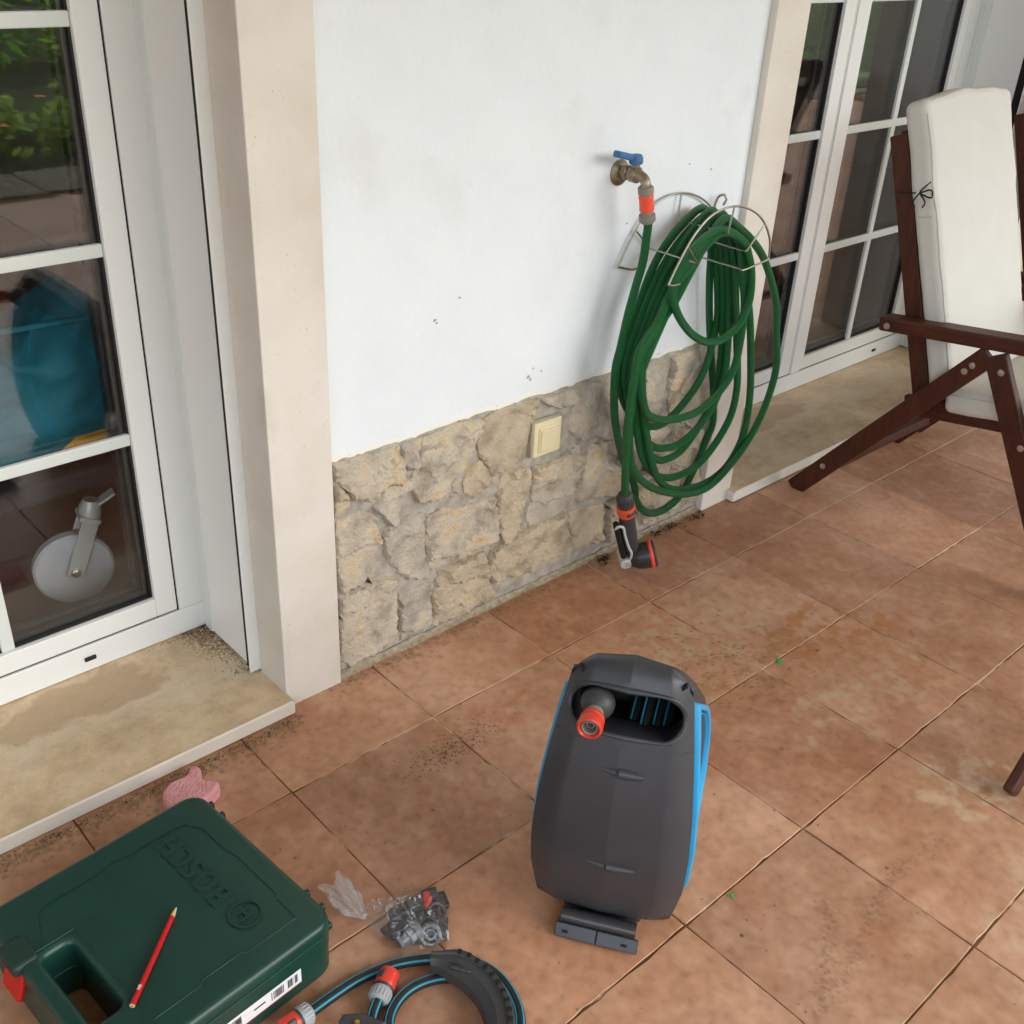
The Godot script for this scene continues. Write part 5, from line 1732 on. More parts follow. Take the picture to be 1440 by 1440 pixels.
func _case() -> void:
	var H := 0.112
	var at := Vector3(-0.344, 0, 0.410)
	var yaw := 0.085
	var root := thing("tool_case", "dark green plastic tool case lying flat beside the door step", "tool case", at, yaw)
	var inv := Basis(Vector3.UP, -yaw)
	# outline in the case's own axes: hinge side +x, handle side -x
	var outer := PackedVector2Array()
	var x0 := -0.182
	var x1 := 0.185
	var z0 := -0.180
	var z1 := 0.190
	outer = rounded_rect(x0, z0, x1, z1, 0.032, 6)
	# grip hole, joined by a keyhole cut
	var hole := rounded_rect(x0 + 0.028, -0.048, x0 + 0.074, 0.098, 0.012, 4)
	var ring := PackedVector2Array()
	# start on the outline point nearest the hole's left side
	var start := 0
	var best := 9.0
	for i in outer.size():
		var d := outer[i].distance_to(Vector2(x0, 0.03))
		if d < best:
			best = d
			start = i
	var hs := 0
	best = 9.0
	for i in hole.size():
		var d := hole[i].distance_to(outer[start])
		if d < best:
			best = d
			hs = i
	for i in outer.size() + 1:
		ring.append(outer[(start + i) % outer.size()] + (Vector2(0, 0.00012) if i == outer.size() else Vector2.ZERO))
	for i in hole.size() + 1:
		ring.append(hole[(hs - i + hole.size() * 2) % hole.size()] + (Vector2(0, 0.00012) if i == 0 else Vector2.ZERO))
	var lid := MB.new()
	lid.slab(Transform3D(), ring, 0.060, H, 0.011, 5)
	obj("lid", lid, M.case, root)
	var base := MB.new()
	var sm := PackedVector2Array()
	for p in ring:
		sm.append(Vector2(p.x * 0.994, p.y * 0.994))
	base.slab(Transform3D(), sm, 0.0, 0.0585, 0.0015, 2, 0.010)
	obj("base", base, M.case, root)
	# raised panel with stepped edges
	var pn := PackedVector2Array([Vector2(0.142, 0.150), Vector2(0.142, 0.100), Vector2(0.148, 0.094), Vector2(0.148, -0.020), Vector2(0.142, -0.026), Vector2(0.142, -0.098), Vector2(0.134, -0.108), Vector2(0.128, -0.122), Vector2(0.108, -0.128), Vector2(0.02, -0.128), Vector2(0.015, -0.134), Vector2(-0.005, -0.134), Vector2(-0.010, -0.128), Vector2(-0.108, -0.128), Vector2(-0.122, -0.118), Vector2(-0.140, -0.070), Vector2(-0.150, -0.062), Vector2(-0.168, -0.068), Vector2(-0.168, -0.060), Vector2(-0.098, -0.060), Vector2(-0.098, 0.115), Vector2(-0.092, 0.120), Vector2(-0.092, 0.150), Vector2(-0.02, 0.150), Vector2(-0.015, 0.144), Vector2(0.05, 0.144), Vector2(0.055, 0.150)])
	var panel := MB.new()
	panel.slab(Transform3D(), pn, H - 0.001, H + 0.0013, 0.001, 2)
	obj("lid_panel", panel, M.case, root)
	# embossed name and roundel: read from the hinge side, along -z
	var tb := Basis(Vector3(0, 0, -1), Vector3(-1, 0, 0), Vector3(0, 1, 0))
	var tm := TextMesh.new()
	tm.text = "BOSCH"
	var fo := SystemFont.new()
	fo.font_names = PackedStringArray(["Droid Sans"])
	fo.font_weight = 700
	tm.font = fo
	tm.font_size = 48
	tm.pixel_size = 0.0011
	tm.depth = 0.0024
	var word := obj("embossed_name", tm, M.case_emboss, root)
	word.transform = Transform3D(tb, Vector3(0.086, H + 0.0014, -0.034))
	var logo := MB.new()
	for e in [[0.0255, 0.0222], [0.0, 0.0]]:
		if e[0] > 0:
			logo.lathe(xf(Vector3(0.092, H + 0.001, 0.092)), [Vector2(e[1], 0.0), Vector2(e[1], 0.0020), Vector2(e[0], 0.0020), Vector2(e[0], 0.0)], 40)
	logo.box(Vector3(0.080, H + 0.0012, 0.0840), Vector3(0.104, H + 0.0030, 0.0870))
	logo.box(Vector3(0.080, H + 0.0012, 0.0970), Vector3(0.104, H + 0.0030, 0.1000))
	logo.box(Vector3(0.0905, H + 0.0012, 0.0871), Vector3(0.0935, H + 0.0030, 0.0969))
	obj("embossed_roundel", logo, M.case_emboss, root)
	# hinge lugs along the far edge
	for z in [-0.150, -0.118, 0.110, 0.146]:
		var lug := MB.new()
		lug.rbox(xf(Vector3(x1 + 0.003, 0.082, z)), Vector3(0.014, 0.030, 0.010), 0.002)
		lug.rbox(xf(Vector3(x1 + 0.004, 0.064, z + 0.010)), Vector3(0.012, 0.012, 0.022), 0.003)
		obj("hinge_lug", lug, M.case, root)
	# red latch in its recess on the handle side
	var rec := MB.new()
	rec.rbox(xf(Vector3(x0 + 0.010, H - 0.007, -0.078)), Vector3(0.040, 0.0215, 0.056), 0.008, 3)
	obj("latch_recess", rec, M.case_dark, root)
	var latch := MB.new()
	latch.rbox(Transform3D(Basis(Vector3(0, 0, 1), -0.35), Vector3(x0 - 0.003, 0.078, -0.070)), Vector3(0.011, 0.052, 0.050), 0.005, 3)
	obj("latch", latch, M.red, root)
	var latch2 := MB.new()
	latch2.rbox(Transform3D(Basis(Vector3(0, 0, 1), -0.35), Vector3(x0 - 0.006, 0.078, 0.145)), Vector3(0.013, 0.056, 0.058), 0.005, 3)
	obj("latch", latch2, M.red, root)
	# a bright edge rail on the lid side and the seam line
	var rail := MB.new()
	rail.rbox(xf(Vector3(0.005, 0.0900, z1 + 0.0006)), Vector3(0.30, 0.0016, 0.003), 0.0007)
	obj("side_rib", rail, M.case, root)
	# paper label on the near long side
	var lw := 0.22
	var lh := 0.032
	var lab := obj("product_label", null, M.label, root)
	var lm := MB.new()
	lm.quad(Vector3(-lw * 0.5, -lh * 0.5, 0), Vector3(lw * 0.5, -lh * 0.5, 0), Vector3(lw * 0.5, lh * 0.5, 0), Vector3(-lw * 0.5, lh * 0.5, 0), Vector2(0, 1), Vector2(1, 1), Vector2(1, 0), Vector2(0, 0))
	lab.mesh = lm.mesh()
	lab.position = Vector3(0.006, 0.045, z1 * 0.994 + 0.0007)
	for e in [["1700", -0.062, 0.0095, M.label_red, 0.00024], ["RE", -0.022, 0.0095, M.label_ink, 0.00028]]:
		var tx := TextMesh.new()
		tx.text = e[0]
		tx.font = fo
		tx.font_size = 48
		tx.pixel_size = e[4]
		tx.depth = 0.0002
		var to := obj("label_text", tx, e[3], root)
		to.position = Vector3(0.006 + e[1], 0.045 + e[2] - 0.004, z1 * 0.994 + 0.0010)
	# pencil lying on the lid
	var pa := Vector3(-0.3155, H + 0.0050, 0.4205)
	var pb := Vector3(-0.4385, H + 0.0050, 0.5335)
	pa.y += 0.0013
	pb.y += 0.0013
	var pd := (pb - pa).normalized()
	var pencil := thing("pencil", "red hexagonal pencil with sharpened tip on the green case lid", "pencil", (pa + pb) * 0.5)
	var px := pd.cross(Vector3.UP).normalized()
	var bb := Basis(px, pd, px.cross(pd))
	var L := pa.distance_to(pb)
	var shaft := MB.new()
	shaft.lathe(Transform3D(bb * Basis(Vector3.UP, 0.0), Vector3.ZERO), [Vector2(0.0040, -L * 0.5 + 0.020), Vector2(0.0041, L * 0.5)], 6, 5.0)
	obj("shaft", shaft, M.pencil_red, pencil)
	var cone := MB.new()
	cone.lathe(Transform3D(bb, Vector3.ZERO), [Vector2(0.0012, -L * 0.5 + 0.0035), Vector2(0.0040, -L * 0.5 + 0.0202)], 18)
	var cone_o := obj("bare_wood_cone", cone, M.pale_wood, pencil)
	var lead := MB.new()
	lead.lathe(Transform3D(bb, Vector3.ZERO), [Vector2(0.0, -L * 0.5), Vector2(0.0012, -L * 0.5 + 0.0036)], 10)
	obj("lead_tip", lead, M.gasket, cone_o)
	var endw := MB.new()
	endw.lathe(Transform3D(bb, Vector3.ZERO), [Vector2(0.0040, L * 0.5), Vector2(0.0036, L * 0.5 + 0.0006), Vector2(0.0014, L * 0.5 + 0.0006)], 12)
	var end_o := obj("bare_wood_end", endw, M.pale_wood, pencil)
	var core := MB.new()
	core.lathe(Transform3D(bb, Vector3.ZERO), [Vector2(0.0014, L * 0.5 + 0.0006), Vector2(0.0, L * 0.5 + 0.0007)], 10)
	obj("lead_end", core, M.gasket, end_o)
	var hb := TextMesh.new()
	hb.text = "HB"
	hb.font = fo
	hb.font_size = 48
	hb.pixel_size = 0.000125
	hb.depth = 0.0002
	var ho := obj("grade_mark", hb, M.white_ink, pencil)
	# along the pencil towards the tip, on its upper face
	ho.transform = Transform3D(Basis(-pd, Vector3.UP.cross(-pd).normalized(), Vector3.UP), pd * (L * 0.5 - 0.026) + Vector3(0, 0.0041, 0))


# ------------------------------------------------------------------ small things on the tiles

func _connector(called: String, label: String, at: Vector3, dir: Vector3, k := 1.0) -> Node3D:
	# an orange snap connector with a grey ribbed nut; dir points to the open, orange end
	var t := thing(called, label, "hose connector", at)
	var d := dir.normalized()
	var x := d.cross(Vector3.UP).normalized()
	var b := Basis(x, d, x.cross(d)).scaled(Vector3(k, k, k))
	var nut := MB.new()
	nut.lathe(Transform3D(b, Vector3.ZERO), [Vector2(0, 0.0), Vector2(0.0125, 0.0), Vector2(0.0165, 0.003), Vector2(0.0178, 0.017), Vector2(0.0165, 0.0205), Vector2(0.0, 0.0205)], 28)
	for i in 18:
		var bb := b * Basis(Vector3.UP, TAU * i / 18.0)
		nut.rbox(Transform3D(bb, bb * Vector3(0.0170, 0.0105, 0)), Vector3(0.0024, 0.013, 0.0030), 0.0008, 1)
	obj("hose_nut", nut, M.light_grey_plastic, t)
	var band := MB.new()
	band.lathe(Transform3D(b, Vector3.ZERO), [Vector2(0, 0.0206), Vector2(0.0158, 0.0206), Vector2(0.0166, 0.022), Vector2(0.0166, 0.0255), Vector2(0.0, 0.0256)], 28)
	obj("neck", band, M.dark_plastic, t)
	var o := MB.new()
	o.lathe(Transform3D(b, Vector3.ZERO), [Vector2(0, 0.0257), Vector2(0.0165, 0.0257), Vector2(0.0172, 0.028), Vector2(0.0165, 0.036), Vector2(0.0163, 0.045), Vector2(0.0170, 0.050), Vector2(0.0155, 0.0535), Vector2(0.0115, 0.0530), Vector2(0.0100, 0.045), Vector2(0.0, 0.045)], 28)
	var col_o := obj("snap_collar", o, M.red_orange, t)
	for s in [0.8, 0.8 + PI]:
		var bb := b * Basis(Vector3.UP, s)
		var pad := MB.new()
		pad.rbox(Transform3D(bb, bb * Vector3(0.0140, 0.039, 0)), Vector3(0.0070, 0.015, 0.017), 0.003, 3)
		obj("grip_pad", pad, M.dark_plastic, col_o)
	return t


func _striped_hose(called: String, label: String, pts: Array, r := 0.0083) -> void:
	var at: Vector3 = pts[0]
	at.y = 0
	var t := thing(called, label, "garden hose", at)
	var local := []
	for p in pts:
		local.append(p - at)
	var path := spline(local, 7)
	var mb := MB.new()
	mb.tube(path, r, 16)
	obj("tube", mb, M.black_hose, t)
	for a in [0.75, 2.2]:
		var st := MB.new()
		var sp := []
		for i in path.size():
			var d: Vector3 = (path[mini(i + 1, path.size() - 1)] - path[maxi(i - 1, 0)]).normalized()
			var s := d.cross(Vector3.UP).normalized()
			sp.append(path[i] + (s * cos(a) + Vector3.UP * sin(a)) * (r - 0.0012))
		st.tube(sp, 0.0019, 8)
		obj("blue_stripe", st, M.cyan, t)


func _floor_things() -> void:
	# pink sponge behind the case
	var sg := thing("sponge", "pink cleaning sponge lying behind the green tool case", "sponge", Vector3(-0.150, 0, 0.118), 0.0)
	var ol := spline2([Vector2(-0.045, -0.010), Vector2(-0.020, -0.030), Vector2(0.012, -0.030), Vector2(0.030, -0.046), Vector2(0.040, -0.030), Vector2(0.030, -0.004), Vector2(0.048, 0.022), Vector2(0.030, 0.040), Vector2(-0.02, 0.05), Vector2(-0.05, 0.03)], 4)
	var sm := MB.new()
	sm.slab(Transform3D(), ol, 0.0, 0.030, 0.007, 4, 0.005)
	obj("foam", sm, M.sponge, sg)

	# bag of fittings
	var bag_c := Vector3(0.000, 0, 0.605)
	var stuff := [
		["hose_fitting", "light grey threaded tap fitting left inside the clear bag", Vector3(-0.036, 0.014, 0.618), Vector3(1.0, 0.2, 0.1), 0],
		["hose_fitting", "light grey round tap fitting facing up in the middle of the clear bag", Vector3(-0.006, 0.014, 0.636), Vector3(-0.45, 0.55, 0.65), 1],
		["hose_fitting", "dark grey ring fitting at the right end of the clear bag", Vector3(0.022, 0.016, 0.612), Vector3(0.2, 0.85, 0.5), 1],
	]
	for s in stuff:
		var t := thing(s[0], s[1], "hose fitting", s[2], 0.0, "fittings in the clear bag")
		var d: Vector3 = (s[3] as Vector3).normalized()
		var x := d.cross(Vector3.UP).normalized()
		var b := Basis(x, d, x.cross(d))
		var mb := MB.new()
		if s[4] == 0:
			mb.lathe(Transform3D(b, Vector3.ZERO), [Vector2(0.007, -0.018), Vector2(0.0095, -0.017), Vector2(0.0095, -0.012), Vector2(0.008, -0.011), Vector2(0.0095, -0.006), Vector2(0.0095, -0.002), Vector2(0.0125, 0.0), Vector2(0.0125, 0.010), Vector2(0.0165, 0.011), Vector2(0.0165, 0.022), Vector2(0.013, 0.023), Vector2(0.012, 0.010), Vector2(0.007, 0.0)], 20)
		else:
			mb.lathe(Transform3D(b, Vector3.ZERO), [Vector2(0.0, -0.010), Vector2(0.015, -0.010), Vector2(0.0175, -0.006), Vector2(0.0175, 0.008), Vector2(0.0155, 0.010), Vector2(0.0125, 0.009), Vector2(0.0125, -0.004), Vector2(0.009, -0.004), Vector2(0.009, 0.004), Vector2(0.006, 0.004), Vector2(0.006, -0.006), Vector2(0, -0.006)], 24)
		obj("body", mb, M.mid_grey_plastic if s[2].x < 0.01 else M.dark_plastic, t)
	var brackets := [
		["plastic_bracket", "black plastic bracket along the top of the clear bag", [Vector3(-0.040, 0.020, 0.574), Vector3(-0.012, 0.030, 0.582), Vector3(0.030, 0.028, 0.590)], 0.013],
		["plastic_bracket", "dark grey angled plastic piece in the right corner of the clear bag", [Vector3(0.024, 0.018, 0.574), Vector3(0.048, 0.022, 0.586), Vector3(0.040, 0.014, 0.612)], 0.014],
		["plastic_bracket", "black flat plastic strip in the middle of the clear bag", [Vector3(-0.052, 0.012, 0.588), Vector3(-0.018, 0.018, 0.604), Vector3(0.016, 0.014, 0.598)], 0.016],
		["plastic_bracket", "small black plastic clip near the knot of the clear bag", [Vector3(-0.054, 0.010, 0.576), Vector3(-0.052, 0.014, 0.598), Vector3(-0.044, 0.012, 0.612)], 0.010],
		["plastic_bracket", "black curved plastic piece at the bottom seam of the clear bag", [Vector3(0.002, 0.010, 0.652), Vector3(0.016, 0.014, 0.638), Vector3(0.028, 0.012, 0.624)], 0.012],
	]
	for s in brackets:
		var t := thing(s[0], s[1], "bracket", s[2][0] * Vector3(1, 0, 1), 0.0, "black pieces in the clear bag")
		var lp := []
		for p in s[2]:
			lp.append(p - s[2][0] * Vector3(1, 0, 1))
		var mb := MB.new()
		for i in 2:
			board(mb, lp[i], lp[i + 1], s[3] * 1.6, s[3], Vector3.UP, 0.003)
		obj("body", mb, M.dark_plastic_shiny, t)
	var redp := thing("wall_plug", "red plastic wall plug at the top of the clear bag", "wall plug", Vector3(0.022, 0.034, 0.590))
	var rm := MB.new()
	rm.rbox(Transform3D(Basis(Vector3.UP, 0.9), Vector3.ZERO), Vector3(0.022, 0.008, 0.010), 0.002)
	rm.rbox(Transform3D(Basis(Vector3.UP, 0.5), Vector3(-0.004, 0.003, 0.010)), Vector3(0.020, 0.006, 0.006), 0.002)
	obj("plug", rm, M.red_orange, redp)
	var bag := thing("plastic_bag", "clear plastic bag of fittings twisted shut at one corner", "plastic bag", bag_c)
	var film := MB.new()
	var bn := noise(905, 24.0, 3)
	var knot := Vector3(-0.066, 0.012, 0.542) - bag_c
	# from the knot the bag fans out to its bottom seam
	var e0 := Vector3(0.070, 0.010, 0.572) - bag_c
	var em := Vector3(0.002, 0.006, 0.674) - bag_c
	var e1 := Vector3(-0.064, 0.006, 0.640) - bag_c
	for side in [1.0, -1.0]:
		var rows := []
		for j in 51:
			var u := j / 50.0
			var row := []
			for i in 61:
				var w := i / 60.0
				var far := e0.lerp(em, w / 0.64) if w < 0.64 else em.lerp(e1, (w - 0.64) / 0.36)
				var spread := pow(u, 0.4)
				var p := knot.lerp(far, u)
				p = knot + (p - knot) * (0.15 + 0.85 * spread) if u > 0 else knot
				var dome := sin(PI * w) * sin(PI * minf(1.0, u * 0.80 + 0.12))
				p.y = 0.004 + (0.050 * pow(maxf(0.0, dome), 0.5) + (bn.get_noise_3d(p.x * 1.6, p.z * 1.6, u * 0.1) * 0.016 + absf(sin(w * 23.0 + bn.get_noise_1d(u * 1.5) * 5.0)) * 0.007 * (1.0 - u * 0.5)) * minf(1.0, dome * 3.0)) if side > 0 else 0.002
				row.append(p)
			rows.append(row)
		film.sheet(rows, false, side > 0)
	obj("film", film, M.film, bag)
	var neck := MB.new()
	var nd := (Vector3(-0.078, 0.03, 0.462) - Vector3(-0.066, 0.012, 0.542)).normalized()
	var nx := nd.cross(Vector3.UP).normalized()
	var rows2 := []
	for j in 15:
		var u := j / 14.0
		var row := []
		for i in 37:
			var a := TAU * i / 36.0
			var rad := 0.003 + 0.017 * sin(minf(u * 1.25, 1.0) * PI * 0.62)
			rad *= 1.0 + 0.20 * sin(a * 6.0 + u * 5.0) + 0.15 * sin(a * 11.0 - u * 9.0) + 0.3 * bn.get_noise_2d(a * 0.3, u)
			var p := knot + nd * (0.078 + 0.009 * sin(a * 3.0)) * u + nx * cos(a) * rad * 1.1 + Vector3.UP * sin(a) * rad * 0.7
			p.y = maxf(p.y, 0.001)
			row.append(p)
		rows2.append(row)
	neck.sheet(rows2)
	obj("twisted_neck", neck, M.film_white, bag)
	var tie := MB.new()
	tie.tube(spline([knot + Vector3(-0.006, 0.004, 0.0), knot + Vector3(0, 0.009, 0.003), knot + Vector3(0.006, 0.002, 0.0), knot + Vector3(0.0, -0.006, -0.002), knot + Vector3(-0.006, 0.004, 0.0)], 4), 0.0022, 6)
	obj("knot", tie, M.film_white, bag)

	# loop of striped hose with its two connectors and the curved bracket
	_striped_hose("connection_hose", "black hose with blue stripes curling round the bottom of the picture", [Vector3(-0.226, 0.014, 0.631), Vector3(-0.183, 0.010, 0.627), Vector3(-0.134, 0.0085, 0.628), Vector3(-0.077, 0.0085, 0.643), Vector3(-0.025, 0.010, 0.676), Vector3(0.010, 0.018, 0.722), Vector3(0.022, 0.019, 0.775), Vector3(0.006, 0.012, 0.832), Vector3(-0.045, 0.0085, 0.872), Vector3(-0.11, 0.0085, 0.86), Vector3(-0.155, 0.0085, 0.81), Vector3(-0.163, 0.0085, 0.755), Vector3(-0.146, 0.0085, 0.715), Vector3(-0.110, 0.0085, 0.694), Vector3(-0.070, 0.0085, 0.694), Vector3(-0.03, 0.0085, 0.714), Vector3(-0.006, 0.0085, 0.752), Vector3(0.000, 0.0085, 0.80), Vector3(-0.03, 0.0085, 0.85), Vector3(-0.09, 0.024, 0.845), Vector3(-0.15, 0.024, 0.80), Vector3(-0.178, 0.012, 0.74), Vector3(-0.168, 0.012, 0.702), Vector3(-0.140, 0.0165, 0.680)])
	_connector("hose_connector", "orange and grey snap connector in the middle of the striped hose loop", Vector3(-0.141, 0.0165, 0.6805), Vector3(0.86, 0.05, -0.52), 0.95)
	_connector("hose_connector", "orange and grey snap connector at the bottom edge beside the green case", Vector3(-0.224, 0.016, 0.630), Vector3(-1.0, 0.05, 0.05), 0.95)
	var br := thing("curved_bracket", "black curved plastic bracket with a slotted rim lying on the striped hose", "bracket", Vector3(-0.03, 0, 0.76))
	var arc := []
	var prof := [Vector2(-0.020, 0.016), Vector2(-0.018, 0.036), Vector2(-0.004, 0.046), Vector2(0.010, 0.046), Vector2(0.0125, 0.050), Vector2(0.019, 0.050), Vector2(0.022, 0.046), Vector2(0.022, 0.020)]
	var cbr := Vector3(-0.105, 0, 0.765) - Vector3(-0.03, 0, 0.76)
	for i in 31:
		var a := lerpf(0.85, -1.15, i / 30.0)
		var u := i / 30.0
		var taper := 0.45 + 0.55 * smoothstep(0.0, 0.25, u)
		var row := []
		for p in prof:
			row.append(cbr + Vector3(cos(a) * (0.090 + p.x * taper), (p.y - 0.016) * (0.55 + 0.45 * taper) + 0.019, -sin(a) * (0.105 + p.x * taper)))
		arc.append(row)
	var bm := MB.new()
	for j in prof.size() - 1:
		var rws := []
		for i in 31:
			rws.append([arc[i][j], arc[i][j + 1]])
		bm.sheet(rws, false, true)
	bm.quad(arc[0][0], arc[0][2], arc[0][5], arc[0][7])
	var shell_o := obj("shell", bm, M.dark_plastic, br)
	for i in range(6, 27, 2):
		var sl := MB.new()
		var p: Vector3 = arc[i][4].lerp(arc[i][5], 0.45)
		var a := lerpf(0.85, -1.15, i / 30.0)
		sl.rbox(Transform3D(Basis(Vector3.UP, a), p), Vector3(0.0075, 0.004, 0.0065), 0.001)
		obj("slot", sl, M.gap, shell_o)
	var mid := MB.new()
	var mp: Vector3 = arc[8][2].lerp(arc[8][1], 0.3)
	mid.rbox(Transform3D(Basis(Vector3.UP, 0.55) * Basis(Vector3(0, 0, 1), 0.5), mp), Vector3(0.006, 0.014, 0.034), 0.003)
	obj("boss", mid, M.dark_plastic_shiny, br)
	var wb := thing("wall_bracket", "small black bracket with brass screw at the bottom edge between the hose connectors", "bracket", Vector3(-0.186, 0, 0.690))
	var wm := MB.new()
	wm.slab(Transform3D(Basis(Vector3.UP, 0.35)), PackedVector2Array([Vector2(-0.012, -0.022), Vector2(0.000, -0.022), Vector2(0.016, 0.002), Vector2(0.02, 0.04), Vector2(-0.020, 0.04), Vector2(-0.015, 0.0)]), 0.0, 0.026, 0.006, 3)
	obj("body", wm, M.dark_plastic, wb)
	var sc := MB.new()
	sc.lathe(xf(Vector3(-0.002, 0.0262, 0.006)), [Vector2(0, 0), Vector2(0.0045, 0), Vector2(0.004, 0.0025), Vector2(0, 0.003)], 14)
	obj("brass_screw", sc, mat(c8(206, 160, 74), 0.3, 1.0), wb)

	# torn green leaves, dried plant bits, dirt swept along the step
	for e in [["small bright green scrap of leaf between the reel and the chair", Vector3(1.038, 0.002, 0.561), 0.010, 0.3], ["tiny green scrap of leaf right of the hose reel", Vector3(0.435, 0.002, 0.895), 0.006, 1.2]]:
		var t := thing("leaf_scrap", e[0], "leaf", e[1], e[3])
		var mb := MB.new()
		var s: float = e[2]
		mb.quad(Vector3(-s, 0, 0), Vector3(0, 0.002, s * 0.7), Vector3(s, 0.001, 0), Vector3(0, 0.003, -s * 0.6))
		mb.quad(Vector3(-s * 0.3, 0.001, -s * 0.9), Vector3(s * 0.2, 0.004, -s * 0.2), Vector3(s * 0.8, 0.002, -s * 0.9), Vector3(s * 0.3, 0.001, -s * 1.2))
		obj("blade", mb, M.leaf_green, t)
	var r := RandomNumberGenerator.new()
	r.seed = 31
	for e in [["dried brown plant sprig on the tiles at the foot of the wall", Vector3(1.262, 0, 0.022), 26, 0.085, 0.018], ["clump of dead brown leaves at the wall foot behind the spray gun", Vector3(1.035, 0, 0.028), 18, 0.022, 0.014], ["dried brown plant bits beside the right door surround", Vector3(1.395, 0, 0.03), 14, 0.03, 0.014]]:
		var t := thing("dry_sprig", e[0], "dry sprig", e[1])
		var mb := MB.new()
		for i in e[2]:
			var c := Vector3(r.randfn(0, e[3] * 0.5), r.randf_range(0.001, 0.008), r.randfn(0, e[4] * 0.6))
			var d := Vector3(r.randfn(), r.randfn() * 0.2, r.randfn() * 0.6).normalized() * r.randf_range(0.006, 0.016)
			c.y = maxf(c.y, absf(d.y) + 0.001)
			mb.tube([c - d, c + Vector3(0, 0.002, 0.001), c + d], [0.0004, 0.0012, 0.0004], 5)
			var w := d.cross(Vector3.UP).normalized() * 0.003
			mb.quad(c - d * 0.4, c - w, c + d * 0.6, c + w + Vector3(0, 0.001, 0))
		obj("stalks", mb, M.dry, t).set_meta("kind", "stuff")
	var crumb := MB.new()
	crumb.rbox(Transform3D(), Vector3(1, 0.6, 0.8), 0.25, 1)
	var mm := MultiMesh.new()
	mm.transform_format = MultiMesh.TRANSFORM_3D
	mm.mesh = crumb.mesh()
	var tr := []
	for i in 1500:
		tr.append([Vector3(r.randf_range(-1.3, 0.12), 0.0008, 0.043 + absf(r.randfn(0, 0.016))), r.randf_range(0.0006, 0.0022)])
	for i in 260:
		tr.append([Vector3(r.randf_range(0.26, 1.43), 0.0008, 0.012 + absf(r.randfn(0, 0.014))), r.randf_range(0.0006, 0.002)])
	for i in 230:
		tr.append([Vector3(0.108 - absf(r.randfn(0, 0.022)), 0.0345, r.randf_range(-0.30, -0.10)), r.randf_range(0.0006, 0.0026)])
	for i in 180:
		tr.append([Vector3(0.108 - absf(r.randfn(0, 0.06)), 0.0345, -0.297 + absf(r.randfn(0, 0.012))), r.randf_range(0.0006, 0.0022)])
	for i in 120:
		tr.append([Vector3(r.randf_range(-0.4, 0.1), 0.0345, r.randf_range(-0.25, 0.03)), r.randf_range(0.0005, 0.0014)])
	for i in 260:
		tr.append([Vector3(r.randf_range(-0.2, 2.6), 0.0008, r.randf_range(0.05, 1.5)), r.randf_range(0.0006, 0.0016)])
	for i in 160:
		tr.append([Vector3(0.31 + r.randfn(0, 0.06), 0.0008, 0.315 + r.randfn(0, 0.018)), r.randf_range(0.0007, 0.002)])
	mm.instance_count = tr.size()
	for i in tr.size():
		var s: float = tr[i][1]
		mm.set_instance_transform(i, Transform3D(Basis(Vector3.UP, r.randf() * TAU).scaled(Vector3(s, s, s)), tr[i][0]))
	var mi := MultiMeshInstance3D.new()
	mi.name = numbered("dirt_crumbs")
	mi.multimesh = mm
	mi.material_override = M.dirt
	add_child(mi)
	mi.set_meta("kind", "stuff")
	tag(mi, "dark dirt crumbs swept along the door step and joints", "dirt")


# ------------------------------------------------------------------ folding chairs

